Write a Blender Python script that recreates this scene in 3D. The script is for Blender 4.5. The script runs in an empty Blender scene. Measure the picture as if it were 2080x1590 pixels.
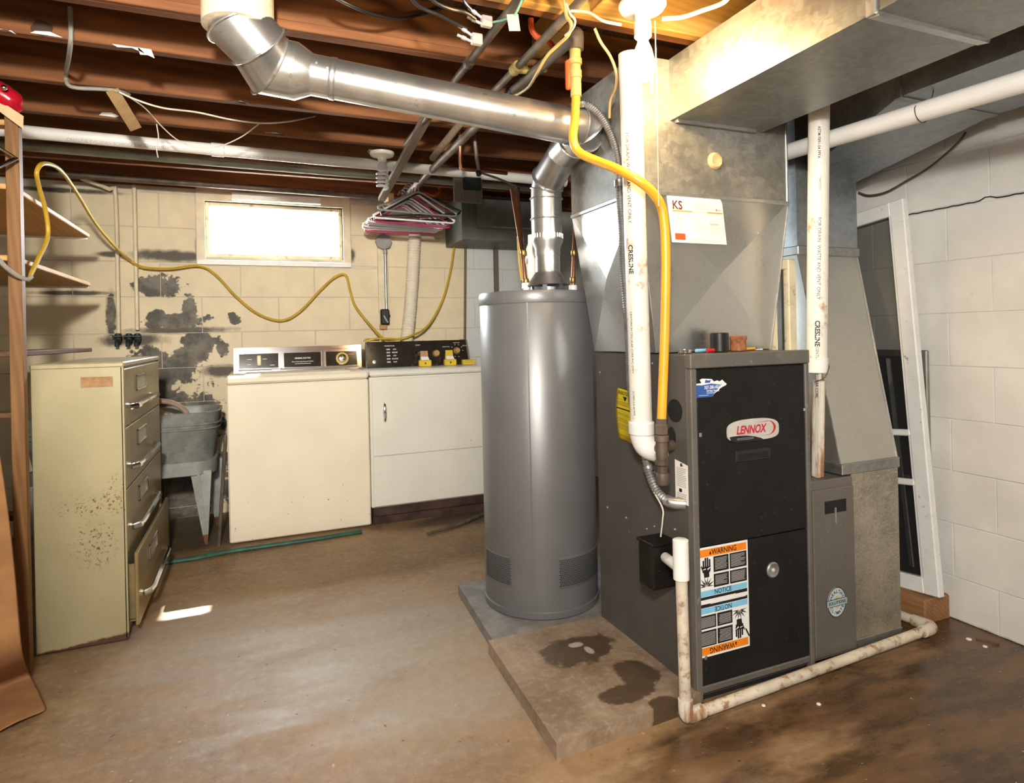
import bpy, math, random
from mathutils import Vector, Matrix, Quaternion
random.seed(7)
S = bpy.context.scene
COL = S.collection

# ------------------------------------------------------------------ camera, sky, sun, lamps, exposure
TH, PHI = math.radians(22.5), math.radians(1.26)
_R = Vector((math.cos(TH), -math.sin(TH), 0)); _F = Vector((math.sin(TH), math.cos(TH), 0)); _U = Vector((0, 0, 1))
cx = math.cos(PHI)*_R - math.sin(PHI)*_U
cy = math.sin(PHI)*_R + math.cos(PHI)*_U
cam_data = bpy.data.cameras.new('camera'); cam = bpy.data.objects.new('camera', cam_data); COL.objects.link(cam)
cam.matrix_world = Matrix(((cx.x, cy.x, -_F.x, 0), (cx.y, cy.y, -_F.y, 0), (cx.z, cy.z, -_F.z, 1.17), (0, 0, 0, 1)))
cam_data.sensor_fit = 'HORIZONTAL'; cam_data.sensor_width = 36.0
cam_data.lens = 1270.0/2080*36; cam_data.shift_y = -115.0/2080; cam_data.clip_start = 0.02
S.camera = cam

w = bpy.data.worlds.new('daylight'); S.world = w; w.use_nodes = True
wn = w.node_tree.nodes; wl = w.node_tree.links
bg = wn['Background']; bg.inputs['Color'].default_value = (0.90, 0.95, 1.0, 1); bg.inputs['Strength'].default_value = 85.0

def lamp(name, kind, loc, energy, color, size=0.1, aim=None, size_y=None, spread=None):
    d = bpy.data.lights.new(name, kind); o = bpy.data.objects.new(name, d); COL.objects.link(o)
    o.location = loc; d.energy = energy; d.color = color
    if kind == 'AREA':
        d.size = size
        if size_y: d.shape = 'RECTANGLE'; d.size_y = size_y
        if spread: d.spread = spread
    elif kind in ('POINT', 'SPOT'): d.shadow_soft_size = size
    elif kind == 'SUN': d.angle = size
    if aim is not None:
        v = Vector(aim) - (Vector(loc) if kind != 'SUN' else Vector((0, 0, 0)))
        o.rotation_euler = v.to_track_quat('-Z', 'Y').to_euler()
    return o
SUN_DIR = Vector((-0.50, -1.80, -2.06)).normalized()
lamp('sun', 'SUN', (2, 9, 8), 60.0, (1.0, 0.96, 0.88), math.radians(0.6), SUN_DIR)
lamp('camera_flash', 'AREA', (-0.20, -0.25, 1.86), 62.0, (1.0, 0.95, 0.88), 0.16, (0.95, 3.2, 1.0))
fill_spot = lamp('back_wall_fill', 'SPOT', (-0.20, -0.25, 1.90), 440.0, (1.0, 0.92, 0.77), 0.07, (0.30, 4.6, 1.25))  # added fill spot that brightens the back wall
fill_spot.data.spot_size = math.radians(56); fill_spot.data.spot_blend = 1.0
lamp('ceiling_bounce', 'AREA', (-0.5, -0.9, 2.05), 90.0, (1.0, 0.93, 0.82), 1.5, (0.6, 2.6, 0.7))
lamp('lit_bulb_light', 'POINT', (1.125, 1.53, 1.955), 24.0, (1.0, 0.68, 0.30), 0.035)
pt_ = lamp('window_portal', 'AREA', (0.17, 4.89, 1.935), 1.0, (1, 1, 1), 0.96, (0.17, 3.0, 1.935), 0.42); pt_.data.cycles.is_portal = True
vs = S.view_settings
vs.view_transform = 'Standard'; vs.look = 'None'; vs.exposure = 0.0; vs.gamma = 1.0; vs.use_curve_mapping = False

# ------------------------------------------------------------------ mesh builder
class MB:
    def __init__(s): s.v = []; s.f = []; s.m = []
    def add(s, vs_, fs, mi=0):
        b = len(s.v); s.v += [tuple(p) for p in vs_]; s.f += [tuple(i+b for i in f) for f in fs]; s.m += [mi]*len(fs); return s
    def box(s, x0, x1, y0, y1, z0, z1, mi=0):
        return s.add([(x0,y0,z0),(x1,y0,z0),(x1,y1,z0),(x0,y1,z0),(x0,y0,z1),(x1,y0,z1),(x1,y1,z1),(x0,y1,z1)],
                     [(3,2,1,0),(4,5,6,7),(0,1,5,4),(1,2,6,5),(2,3,7,6),(3,0,4,7)], mi)
    def rbox(s, x0, x1, y0, y1, z0, z1, r=0.006, mi=0):      # box with chamfered edges
        r = min(r, (x1-x0)*.45, (y1-y0)*.45, (z1-z0)*.45)
        V = []; idx = {}
        for ix, (xa, xs) in enumerate(((x0, 1), (x1, -1))):
            for iy, (ya, ys) in enumerate(((y0, 1), (y1, -1))):
                for iz, (za, zs) in enumerate(((z0, 1), (z1, -1))):
                    for k, p in enumerate(((xa, ya+ys*r, za+zs*r), (xa+xs*r, ya, za+zs*r), (xa+xs*r, ya+ys*r, za))):
                        idx[ix, iy, iz, k] = len(V); V.append(p)
        I = lambda *a: idx[a]; F = []
        for i in (0, 1):
            F.append([I(i,0,0,0), I(i,1,0,0), I(i,1,1,0), I(i,0,1,0)]); F.append([I(0,i,0,1), I(1,i,0,1), I(1,i,1,1), I(0,i,1,1)])
            F.append([I(0,0,i,2), I(1,0,i,2), I(1,1,i,2), I(0,1,i,2)])
        for a in (0, 1):
            for b in (0, 1):
                F.append([I(a,b,0,0), I(a,b,1,0), I(a,b,1,1), I(a,b,0,1)])
                F.append([I(a,0,b,0), I(a,1,b,0), I(a,1,b,2), I(a,0,b,2)])
                F.append([I(0,a,b,1), I(1,a,b,1), I(1,a,b,2), I(0,a,b,2)])
                for c in (0, 1): F.append([I(a,b,c,0), I(a,b,c,1), I(a,b,c,2)])
        c = Vector(((x0+x1)/2, (y0+y1)/2, (z0+z1)/2)); G = []
        for f in F:
            P = [Vector(V[i]) for i in f]; n = (P[1]-P[0]).cross(P[2]-P[0])
            if n.dot(sum(P, Vector())/len(P) - c) < 0: f = f[::-1]
            G.append(f)
        return s.add(V, G, mi)
    def obox(s, a, b, wv, hv, mi=0):                        # beam from a to b, cross-section half vectors wv, hv
        a, b, wv, hv = map(Vector, (a, b, wv, hv))
        P = [a-wv-hv, a+wv-hv, a+wv+hv, a-wv+hv, b-wv-hv, b+wv-hv, b+wv+hv, b-wv+hv]
        F = [(3,2,1,0),(4,5,6,7),(0,1,5,4),(1,2,6,5),(2,3,7,6),(3,0,4,7)]
        if (b-a).dot(wv.cross(hv)) < 0: F = [f[::-1] for f in F]
        return s.add(P, F, mi)
    def hexa(s, bot, top, mi=0):                            # 4 bottom corners ccw from above, 4 top corners
        return s.add(list(bot)+list(top), [(3,2,1,0),(4,5,6,7),(0,1,5,4),(1,2,6,5),(2,3,7,6),(3,0,4,7)], mi)
    def quad(s, a, b, c, d, mi=0): return s.add([a,b,c,d], [(0,1,2,3)], mi)
    def poly(s, pts, mi=0): return s.add(pts, [tuple(range(len(pts)))], mi)
    def prism(s, pts, n, t, mi=0):                          # planar polygon extruded by vector n*t (n outward for front face)
        n = Vector(n)*t; k = len(pts); A = [Vector(p) for p in pts]; B = [p+n for p in A]
        F = [tuple(range(k, 2*k)), tuple(range(k-1, -1, -1))] + [(i, (i+1) % k, (i+1) % k+k, i+k) for i in range(k)]
        return s.add(A+B, F, mi)
    def tube(s, path, r, n=10, caps=True, mi=0):
        P = [Vector(p) for p in path]; k = len(P); rr = r if isinstance(r, (list, tuple)) else [r]*k
        T = []
        for i in range(k):
            t = (P[min(i+1, k-1)] - P[max(i-1, 0)])
            T.append(t.normalized() if t.length > 1e-9 else Vector((0, 0, 1)))
        u = T[0].orthogonal().normalized(); V = []
        for i in range(k):
            if i: u = (T[i-1].rotation_difference(T[i]) @ u)
            u = (u - T[i]*u.dot(T[i])).normalized(); q = T[i].cross(u)
            sc = 1.0
            if 0 < i < k-1:                                 # mitre so that bends keep their radius
                d1 = (P[i]-P[i-1]).normalized(); c_ = max(0.5, d1.dot(T[i])); bend = d1 - T[i]*d1.dot(T[i])
                bn = bend.normalized() if bend.length > 1e-6 else None
            else: bn = None; c_ = 1
            for j in range(n):
                a = 2*math.pi*j/n; o = u*math.cos(a) + q*math.sin(a)
                if bn is not None: o = o + bn*o.dot(bn)*(1/c_ - 1)
                V.append(P[i] + o*rr[i])
        F = [(i*n+j, i*n+(j+1) % n, (i+1)*n+(j+1) % n, (i+1)*n+j) for i in range(k-1) for j in range(n)]
        if caps: F += [tuple(range(n-1, -1, -1)), tuple((k-1)*n+j for j in range(n))]
        return s.add(V, F, mi)
    def lathe(s, prof, c=(0,0,0), ax=(0,0,1), n=32, mi=0, a0=0.0, a1=None):   # prof = [(r, h)...]
        ax = Vector(ax).normalized(); u = ax.orthogonal().normalized()
        if abs(ax.z) > .99: u = Vector((1, 0, 0))
        q = ax.cross(u); c = Vector(c); V = []; full = a1 is None; m = n if full else n+1
        for r, h in prof:
            for j in range(m):
                a = 2*math.pi*j/n if full else a0 + (a1-a0)*j/n
                V.append(c + ax*h + (u*math.cos(a) + q*math.sin(a))*r)
        F = []
        for i in range(len(prof)-1):
            for j in range(n):
                F.append((i*m+j, i*m+(j+1) % m, (i+1)*m+(j+1) % m, (i+1)*m+j))
        if full:
            if prof[0][0] > 1e-6: F.append(tuple(range(n-1, -1, -1)))
            if prof[-1][0] > 1e-6: F.append(tuple((len(prof)-1)*m+j for j in range(n)))
        return s.add(V, F, mi)
    def ball(s, c, r, n=10, mi=0):
        pr = [(max(1e-7, math.sin(math.pi*i/6))*r, -math.cos(math.pi*i/6)*r) for i in range(7)]
        return s.lathe(pr, c, (0,0,1), n, mi)
    def xf(s, M):
        s.v = [tuple(M @ Vector(p)) for p in s.v]; return s

def smooth(pts, k=6):                                       # Catmull-Rom through the points
    P = [Vector(p) for p in pts]; P = [P[0]*2-P[1]] + P + [P[-1]*2-P[-2]]; out = []
    for i in range(1, len(P)-2):
        a, b, c, d = P[i-1:i+3]
        for j in range(k):
            t = j/k
            out.append(0.5*((2*b) + (c-a)*t + (2*a-5*b+4*c-d)*t*t + (3*b-a-3*c+d)*t**3))
    out.append(P[-2]); return out
def resample(path, step):
    P = [Vector(p) for p in path]; out = [P[0]]; acc = 0
    for a, b in zip(P, P[1:]):
        L = (b-a).length; t = step-acc
        while t <= L: out.append(a+(b-a)*(t/L)); t += step
        acc = (acc+L) % step
    return out
def ribbed(path, r, pitch, depth):
    q = resample(path, pitch/4); return q, [r - (depth if i % 4 in (0,) else depth*.5 if i % 4 in (1, 3) else 0) for i in range(len(q))]

OFF = {}
def ob(name, mb, m, parent=None, smooth_deg=35, local=False):
    me = bpy.data.meshes.new(name)
    off = OFF.get(parent.name, Vector()) if parent is not None and not local else Vector()
    me.from_pydata([tuple(Vector(p)-off) for p in mb.v] if off.length else mb.v, [], mb.f)
    for x in (m if isinstance(m, (list, tuple)) else [m]): me.materials.append(x)
    if any(mb.m): me.polygons.foreach_set('material_index', mb.m)
    if smooth_deg: me.shade_smooth(); me.set_sharp_from_angle(angle=math.radians(smooth_deg))
    me.validate(); me.update()
    o = bpy.data.objects.new(name, me); COL.objects.link(o)
    if parent is not None: o.parent = parent; OFF[o.name] = off
    return o
def tag(o, label=None, cat=None, group=None, kind=None):
    if label: o['label'] = label
    if cat: o['category'] = cat
    if group: o['group'] = group
    if kind: o['kind'] = kind
    return o
def thing(name, label, cat, loc=(0,0,0), group=None, rot=None):
    o = bpy.data.objects.new(name, None); COL.objects.link(o); o.empty_display_size = .05
    o.location = loc; OFF[o.name] = Vector(loc)
    if rot is not None: o.rotation_euler = rot
    return tag(o, label, cat, group)
def one(name, mb, m, label, cat, group=None, smooth_deg=35):
    c = Vector(mb.v[0]); mb2 = MB(); mb2.v = [tuple(Vector(p)-c) for p in mb.v]; mb2.f = mb.f; mb2.m = mb.m
    o = ob(name, mb2, m, None, smooth_deg); o.location = c
    return tag(o, label, cat, group)

# ------------------------------------------------------------------ materials
def nodes(name):
    m = bpy.data.materials.new(name); m.use_nodes = True; nt = m.node_tree
    return m, nt, nt.nodes['Principled BSDF']
def N(nt, t, **kw):
    n = nt.nodes.new(t)
    for k, v in kw.items():
        if k.startswith('i_'):
            key = k[2:]; n.inputs[int(key) if key.isdigit() else key.replace('_', ' ')].default_value = v
        else: setattr(n, k, v)
    return n
def L(nt, a, b): nt.links.new(a, b)
def math_(nt, op, a, b=None, c=None, clamp=False):
    n = nt.nodes.new('ShaderNodeMath'); n.operation = op; n.use_clamp = clamp
    for i, x in enumerate((a, b, c)):
        if x is None: continue
        if isinstance(x, (int, float)): n.inputs[i].default_value = x
        else: L(nt, x, n.inputs[i])
    return n.outputs[0]
def mix(nt, fac, a, b, mode='MIX'):
    n = nt.nodes.new('ShaderNodeMix'); n.data_type = 'RGBA'; n.blend_type = mode
    for i, x in ((0, fac), (6, a), (7, b)):
        if isinstance(x, (int, float)): n.inputs[i].default_value = x
        elif isinstance(x, (tuple, list)): n.inputs[i].default_value = (*x[:3], 1)
        else: L(nt, x, n.inputs[i])
    return n.outputs[2]
def ramp(nt, x, lo, hi, a=0.0, b=1.0):
    n = nt.nodes.new('ShaderNodeMapRange'); n.interpolation_type = 'SMOOTHSTEP'; n.clamp = True
    L(nt, x, n.inputs[0])
    for i, v in enumerate((lo, hi, a, b)): n.inputs[i+1].default_value = v
    return n.outputs[0]
def coords(nt, world=False, scale=(1,1,1)):
    src = nt.nodes.new('ShaderNodeNewGeometry').outputs['Position'] if world else nt.nodes.new('ShaderNodeTexCoord').outputs['Object']
    mp = N(nt, 'ShaderNodeMapping'); mp.inputs['Scale'].default_value = scale; L(nt, src, mp.inputs[0]); return mp.outputs[0]
def noise(nt, co, scale, detail=4, rough=.55, out='Fac'):
    n = N(nt, 'ShaderNodeTexNoise', i_Scale=scale, i_Detail=detail, i_Roughness=rough); L(nt, co, n.inputs['Vector']); return n.outputs[out]
def bump(nt, bs, h, strength=.2, dist=.01):
    b = N(nt, 'ShaderNodeBump', i_Strength=strength, i_Distance=dist); L(nt, h, b.inputs['Height']); L(nt, b.outputs[0], bs.inputs['Normal'])

def plain(name, col, rough=.5, metal=0.0, var=.12, scale=18, bmp=.0, world=False, dirt=None, coat=0.0, spec=.5, stretch=(1,1,1)):
    m, nt, bs = nodes(name); co = coords(nt, world, stretch); n1 = noise(nt, co, scale, 5)
    dark = tuple(c*(1-var) for c in col); lite = tuple(min(1, c*(1+var)) for c in col)
    c = mix(nt, ramp(nt, n1, .3, .7), dark, lite)
    if dirt:
        dc, amt, ds = dirt; n2 = noise(nt, co, ds, 8, .7); c = mix(nt, ramp(nt, n2, .62-amt*.2, .72-amt*.1), c, dc)
    L(nt, c, bs.inputs['Base Color']); bs.inputs['Roughness'].default_value = rough; bs.inputs['Metallic'].default_value = metal
    bs.inputs['Specular IOR Level'].default_value = spec
    if coat: bs.inputs['Coat Weight'].default_value = coat; bs.inputs['Coat Roughness'].default_value = .15
    if bmp: bump(nt, bs, noise(nt, co, scale*6, 3), bmp, .003)
    return m
def galv(name, col=(.60,.61,.60), rough=.36, spangle=22, var=.22, dust=None, metal=.9):
    m, nt, bs = nodes(name); co = coords(nt)
    v = N(nt, 'ShaderNodeTexVoronoi', i_Scale=spangle*3.2); L(nt, noise(nt, co, 2, 2, .5, 'Color') if False else co, v.inputs['Vector'])
    sep = N(nt, 'ShaderNodeSeparateColor'); L(nt, v.outputs['Color'], sep.inputs[0])
    n2 = noise(nt, co, 4.5, 9, .68); n3 = noise(nt, coords(nt, False, (3,3,14)), 9, 4); n4 = noise(nt, co, 70, 4, .6)
    t = math_(nt, 'ADD', math_(nt, 'ADD', math_(nt, 'MULTIPLY', sep.outputs[0], .14), math_(nt, 'MULTIPLY', n4, .16)), math_(nt, 'MULTIPLY', n2, .70))
    c = mix(nt, ramp(nt, t, .25, .75), tuple(x*(1-var) for x in col), tuple(min(1, x*(1+var*.6)) for x in col))
    c = mix(nt, ramp(nt, noise(nt, coords(nt, False, (1,1,.25)), 38, 5, .7), .66, .74, 0, .18), c, tuple(min(1, x*1.6) for x in col))
    if dust: c = mix(nt, ramp(nt, n3, .5, .75, 0, .7), c, dust)
    L(nt, c, bs.inputs['Base Color']); bs.inputs['Metallic'].default_value = metal
    L(nt, ramp(nt, t, .25, .75, rough-.05, rough+.10), bs.inputs['Roughness'])
    bump(nt, bs, noise(nt, co, 2.2, 2, .4), .05, .02)
    return m
def wood(name, a, b, rough=.7, axis=0, scale=1.0, ring=9.0, spec=.35):
    m, nt, bs = nodes(name)
    st = [7*scale]*3; st[axis] = .7*scale
    co = coords(nt, False, st); n1 = noise(nt, co, 1.6, 5, .6)
    wv = N(nt, 'ShaderNodeTexWave', wave_type='BANDS', bands_direction='DIAGONAL', i_Scale=ring/3, i_Distortion=5.0, i_Detail=3.0); L(nt, co, wv.inputs['Vector'])
    t = math_(nt, 'ADD', math_(nt, 'MULTIPLY', wv.outputs['Fac'], .16), math_(nt, 'MULTIPLY', n1, .84))
    c = mix(nt, ramp(nt, t, .2, .8), a, b)
    L(nt, c, bs.inputs['Base Color']); bs.inputs['Roughness'].default_value = rough; bs.inputs['Specular IOR Level'].default_value = spec
    bump(nt, bs, t, .15, .002); return m
def blobs(nt, pos, lst, nz, amp=.9):                        # lst = [(cx, cz, rx, rz)] in world X/Z (or Y/Z); ragged patches of wear and of painted light
    sep = N(nt, 'ShaderNodeSeparateXYZ'); L(nt, pos, sep.inputs[0]); acc = None
    for (h, x, z, rx, rz) in lst:
        dx = math_(nt, 'MULTIPLY', math_(nt, 'SUBTRACT', sep.outputs[h], x), 1/rx)
        dz = math_(nt, 'MULTIPLY', math_(nt, 'SUBTRACT', sep.outputs[1 if h == 0 and rz < 0 else 2], z), 1/abs(rz))
        d = math_(nt, 'SQRT', math_(nt, 'ADD', math_(nt, 'MULTIPLY', dx, dx), math_(nt, 'MULTIPLY', dz, dz)))
        acc = d if acc is None else math_(nt, 'MINIMUM', acc, d)
    return math_(nt, 'ADD', acc, math_(nt, 'MULTIPLY', math_(nt, 'SUBTRACT', nz, .5), amp*2))
def emit(name, col, s):
    m, nt, bs = nodes(name); bs.inputs['Emission Color'].default_value = (*col, 1); bs.inputs['Emission Strength'].default_value = s
    bs.inputs['Base Color'].default_value = (*col, 1); return m

M = {}
M['black'] = plain('black_plastic', (.012,.012,.013), .35, 0, .2)
M['matteblack'] = plain('black_opening', (.006,.006,.006), .8, 0, .2)
M['chrome'] = plain('chrome', (.75,.75,.76), .12, 1.0, .04)
M['white'] = plain('white_enamel_plastic', (.80,.79,.76), .4, 0, .05, 12)
M['print_black'] = plain('black_print', (.01,.01,.011), .5, 0, .05)
M['print_grey'] = plain('grey_print', (.45,.45,.46), .6, 0, .05)
M['print_white'] = plain('white_print', (.82,.82,.80), .5, 0, .03)
M['print_red'] = plain('red_print', (.52,.015,.03), .4, 0, .05)
M['print_orange'] = plain('orange_print', (.86,.24,.01), .5, 0, .05)
M['print_blue'] = plain('light_blue_print', (.22,.55,.80), .5, 0, .05)
M['print_navy'] = plain('navy_print', (.03,.10,.36), .5, 0, .05)
M['print_gold'] = plain('gold_print', (.48,.33,.07), .5, 0, .05)
M['print_pink'] = plain('pink_print', (.80,.45,.42), .6, 0, .05)
M['paper'] = plain('white_paper', (.84,.81,.74), .7, 0, .05)
M['galv'] = galv('galvanized_sheet')
M['galv_dull'] = galv('dull_galvanized_sheet', (.33,.34,.33), .42, 16, .32, (.29,.275,.24))
M['galv_dark'] = galv('dark_galvanized_sheet', (.34,.37,.39), .42, 18, .3)
M['flue'] = plain('bright_flue_pipe', (.66,.66,.65), .29, .92, .16, 9, dirt=((.42,.42,.41), .12, 30))
M['silver'] = plain('bright_nickel_fitting', (.78,.78,.77), .32, .65, .05)
M['galv_old'] = galv('weathered_plenum_sheet', (.36,.355,.325), .52, 14, .38, (.30,.28,.23), .72)
M['zinc'] = plain('zinc_fitting', (.42,.43,.43), .42, .85, .15)
M['iron'] = plain('black_iron_pipe', (.115,.085,.062), .55, .3, .35, 14)
M['iron2'] = plain('grey_steel_pipe', (.20,.165,.125), .55, .3, .3, 12)
M['oldgalv'] = plain('old_galvanized_pipe', (.30,.31,.26), .5, .55, .3, 10, stretch=(.3,1,1))
M['copper'] = plain('copper_pipe', (.52,.24,.13), .3, .95, .25, 9)
M['brass'] = plain('brass_fitting', (.38,.25,.08), .4, .9, .25)
M['pvc'] = plain('white_pvc', (.80,.77,.70), .35, 0, .05, 8, dirt=((.42,.24,.11), .35, 9))
M['pvc_rusty'] = plain('rust_streaked_pvc', (.78,.72,.62), .45, 0, .08, 8, dirt=((.33,.16,.07), .95, 14), stretch=(1,1,.25))
M['pvc_clean'] = plain('clean_white_pvc', (.83,.82,.79), .3, 0, .03, 8)
M['drain'] = plain('stained_drain_pipe', (.62,.55,.44), .5, 0, .14, 12, dirt=((.30,.16,.07), .6, 22))
M['orange_coat'] = plain('orange_coated_gas_tube', (.83,.40,.03), .35, 0, .06, 12)
M['tape'] = plain('yellow_thread_tape', (.62,.47,.16), .6, 0, .2, 30)
M['yellow_cord'] = plain('yellow_cord_rubber', (.50,.32,.018), .45, 0, .12, 12)
M['red_cable'] = plain('orange_cable_jacket', (.70,.10,.02), .5, 0, .1)
M['white_cable'] = plain('white_cable_jacket', (.70,.64,.52), .5, 0, .15)
M['yellow_cable'] = plain('yellowed_cable_jacket', (.62,.45,.16), .5, 0, .15)
M['grey_cable'] = plain('grey_cable_jacket', (.30,.29,.25), .5, 0, .15)
M['black_cable'] = plain('black_coax_jacket', (.015,.015,.017), .3, 0, .2)
M['brown_cable'] = plain('brown_cable_jacket', (.10,.06,.035), .5, 0, .2)
M['green_wire'] = plain('green_ground_wire', (.16,.42,.30), .5, 0, .1)
M['green_hose'] = plain('green_hose', (.022,.075,.055), .45, 0, .3, 12)
M['porcelain'] = plain('porcelain', (.82,.78,.70), .25, 0, .04)
M['lamp_on'] = emit('lit_bulb_glass', (1.0,.80,.50), 30.0)
M['cfl'] = plain('cfl_white_glass', (.82,.82,.80), .2, 0, .03)
M['applicance_cream'] = plain('cream_enamel', (.70,.64,.51), .30, 0, .03, 4, spec=.5)
M['applicance_white'] = plain('dryer_enamel', (.64,.625,.56), .30, 0, .03, 4)
def chips(key):                                            # small rust chips towards the bottom of an enamelled front
    nt = M[key].node_tree; bs = nt.nodes['Principled BSDF']; src = bs.inputs['Base Color'].links[0].from_socket
    pos = nt.nodes.new('ShaderNodeNewGeometry').outputs['Position']; sep = N(nt, 'ShaderNodeSeparateXYZ'); L(nt, pos, sep.inputs[0])
    msk = math_(nt, 'MULTIPLY', ramp(nt, noise(nt, pos, 34, 5, .7), .665, .69), ramp(nt, math_(nt, 'ADD', sep.outputs[2], math_(nt, 'MULTIPLY', sep.outputs[0], -.25)), .38, .05))
    L(nt, mix(nt, msk, src, (.09,.035,.018)), bs.inputs['Base Color'])
chips('applicance_cream'); chips('applicance_white')
M['rust_base'] = plain('rusty_base_metal', (.045,.022,.014), .7, .2, .5, 12, .3)
M['console_dark'] = plain('console_glass', (.022,.017,.012), .12, 0, .2)
M['console_brown'] = plain('console_brown_trim', (.12,.09,.06), .4, 0, .15)
M['heater_grey'] = plain('heater_grey_enamel', (.150,.152,.155), .37, .25, .05, 6, spec=.5, dirt=((.22,.22,.22), .02, 60))
M['furnace_side'] = plain('furnace_grey_paint', (.094,.086,.076), .42, .15, .08, 6, dirt=((.22,.20,.18), .03, 70))
M['furnace_rail'] = plain('furnace_rail_paint', (.135,.125,.108), .42, .15, .1, 10, dirt=((.30,.27,.22), .12, 40))
M['furnace_door'] = plain('furnace_black_door', (.0125,.012,.0115), .50, .0, .15, 10, dirt=((.10,.09,.075), .06, 60), spec=.18)
M['cleaner_grey'] = plain('air_cleaner_paint', (.135,.122,.105), .42, .15, .06, 8, dirt=((.28,.25,.21), .06, 60))
M['cab_side'] = None
M['cab_front'] = plain('cabinet_olive_front', (.215,.155,.062), .30, .1, .12, 5, spec=.6)
M['cab_inner'] = plain('drawer_inside_metal', (.20,.14,.06), .5, .1, .2)
M['cab_top'] = plain('cabinet_top_metal', (.34,.29,.17), .4, .1, .1)
M['tub'] = galv('tub_galvanized_sheet', (.30,.32,.31), .50, 8, .3, (.22,.21,.17), .5)
M['tub_rust'] = plain('rusty_foot', (.10,.045,.02), .8, 0, .4, 30)
M['hose_brown'] = plain('washer_hose_rubber', (.28,.20,.15), .45, 0, .15)
M['valve_dark'] = plain('valve_dark_brass', (.03,.04,.042), .5, .4, .4, 20)
M['painted_pipe'] = plain('cream_painted_pipe', (.68,.59,.42), .5, 0, .10, 12)
M['joist'] = wood('joist_brown_wood', (.125,.045,.016), (.27,.105,.037), .75, 0, 1.2, 4.0)
M['joist_pale'] = wood('pale_joist_wood', (.46,.24,.055), (.64,.38,.11), .7, 0, 1.2)
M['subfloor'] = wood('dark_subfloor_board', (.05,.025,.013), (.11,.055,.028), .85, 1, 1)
M['post'] = wood('shelf_post_wood', (.13,.058,.018), (.26,.125,.042), .6, 2, 1.2)
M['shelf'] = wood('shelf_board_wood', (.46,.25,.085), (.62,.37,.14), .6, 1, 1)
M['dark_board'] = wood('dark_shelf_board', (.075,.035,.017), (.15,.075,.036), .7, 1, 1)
M['lath'] = wood('weathered_lath_wood', (.17,.125,.085), (.29,.225,.155), .75, 1, 2)
M['stake'] = wood('pale_stake_wood', (.40,.25,.11), (.54,.36,.17), .65, 2, 2)
M['block_wood'] = wood('floor_block_wood', (.22,.10,.04), (.38,.19,.08), .7, 1, 1.4)
M['plate_board'] = wood('grey_mount_board', (.10,.085,.07), (.17,.145,.115), .8, 2, 1.5)
M['sash_white'] = plain('chipped_white_sash_paint', (.80,.80,.77), .45, 0, .04, 14, .15, dirt=((.22,.12,.07), .08, 30))
M['sash_aged'] = plain('yellowed_sash_paint', (.76,.66,.45), .5, 0, .10, 12, dirt=((.40,.22,.08), .4, 18))
M['alum'] = plain('dull_aluminium', (.32,.32,.29), .4, .8, .12)
M['cloth'] = plain('brown_canvas_cloth', (.30,.145,.055), .9, 0, .15, 10, .25)
M['red_plastic'] = plain('red_plastic', (.42,.006,.02), .2, 0, .1)
M['tray_beige'] = plain('beige_plastic_tray', (.55,.40,.22), .4, 0, .1)
M['thimble'] = plain('cream_insulation_wrap', (.68,.58,.42), .85, 0, .08, 60, .5)
M['foam'] = plain('tan_foam_seal', (.55,.40,.22), .9, 0, .2, 50, .6)
M['tag_yellow'] = plain('yellow_card', (.62,.44,.02), .5, 0, .1)
M['tag_tan'] = plain('tan_wood_clip', (.42,.24,.10), .6, 0, .15)
M['caution_yellow'] = plain('yellow_guide_label', (.70,.55,.01), .45, 0, .04)
M['trap'] = plain('dusty_black_trap', (.008,.007,.006), .45, 0, .3, 20, dirt=((.09,.05,.02), .10, 30), spec=.25)
M['jar'] = plain('brown_glazed_jar', (.30,.12,.05), .25, 0, .35, 60)
M['dryer_hose'] = plain('white_vinyl_hose', (.74,.68,.55), .5, 0, .05)
M['box_grey'] = plain('grey_steel_box', (.24,.23,.22), .5, .4, .15)
M['pvc_grey'] = plain('painted_grey_duct', (.13,.135,.115), .55, .3, .2, 6)
for k, c in (('h_white',(.80,.78,.76)),('h_pink',(.50,.03,.16)),('h_black',(.015,.015,.017)),('h_clear',(.26,.27,.27)),('h_navy',(.03,.03,.16)),('h_rust',(.32,.10,.06))):
    M[k] = plain('hanger_'+k[2:]+'_plastic', c, .25, 0, .05)
M['h_wire'] = plain('hanger_wire', (.45,.45,.45), .25, .9, .1)

def glass(name, col, rough=.05, trans=1.0, alpha=None):
    m, nt, bs = nodes(name); bs.inputs['Base Color'].default_value = (*col, 1); bs.inputs['Roughness'].default_value = rough
    bs.inputs['Transmission Weight'].default_value = trans; bs.inputs['IOR'].default_value = 1.45; return m
def thinglass(name, col, op):
    m, nt, bs = nodes(name); out = nt.nodes['Material Output']
    t = N(nt, 'ShaderNodeBsdfTransparent'); t.inputs[0].default_value = (*col, 1)
    bs.inputs['Base Color'].default_value = (.05,.05,.05,1); bs.inputs['Roughness'].default_value = .1
    mx = N(nt, 'ShaderNodeMixShader'); mx.inputs[0].default_value = op; L(nt, t.outputs[0], mx.inputs[1]); L(nt, bs.outputs[0], mx.inputs[2]); L(nt, mx.outputs[0], out.inputs[0]); return m
M['pane'] = thinglass('window_glass', (.97,.98,.98), .06)
M['screen'] = thinglass('insect_screen_mesh', (.84,.84,.83), .20)
M['darkpane'] = thinglass('dusty_dark_glass', (.62,.62,.6), .45)

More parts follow.
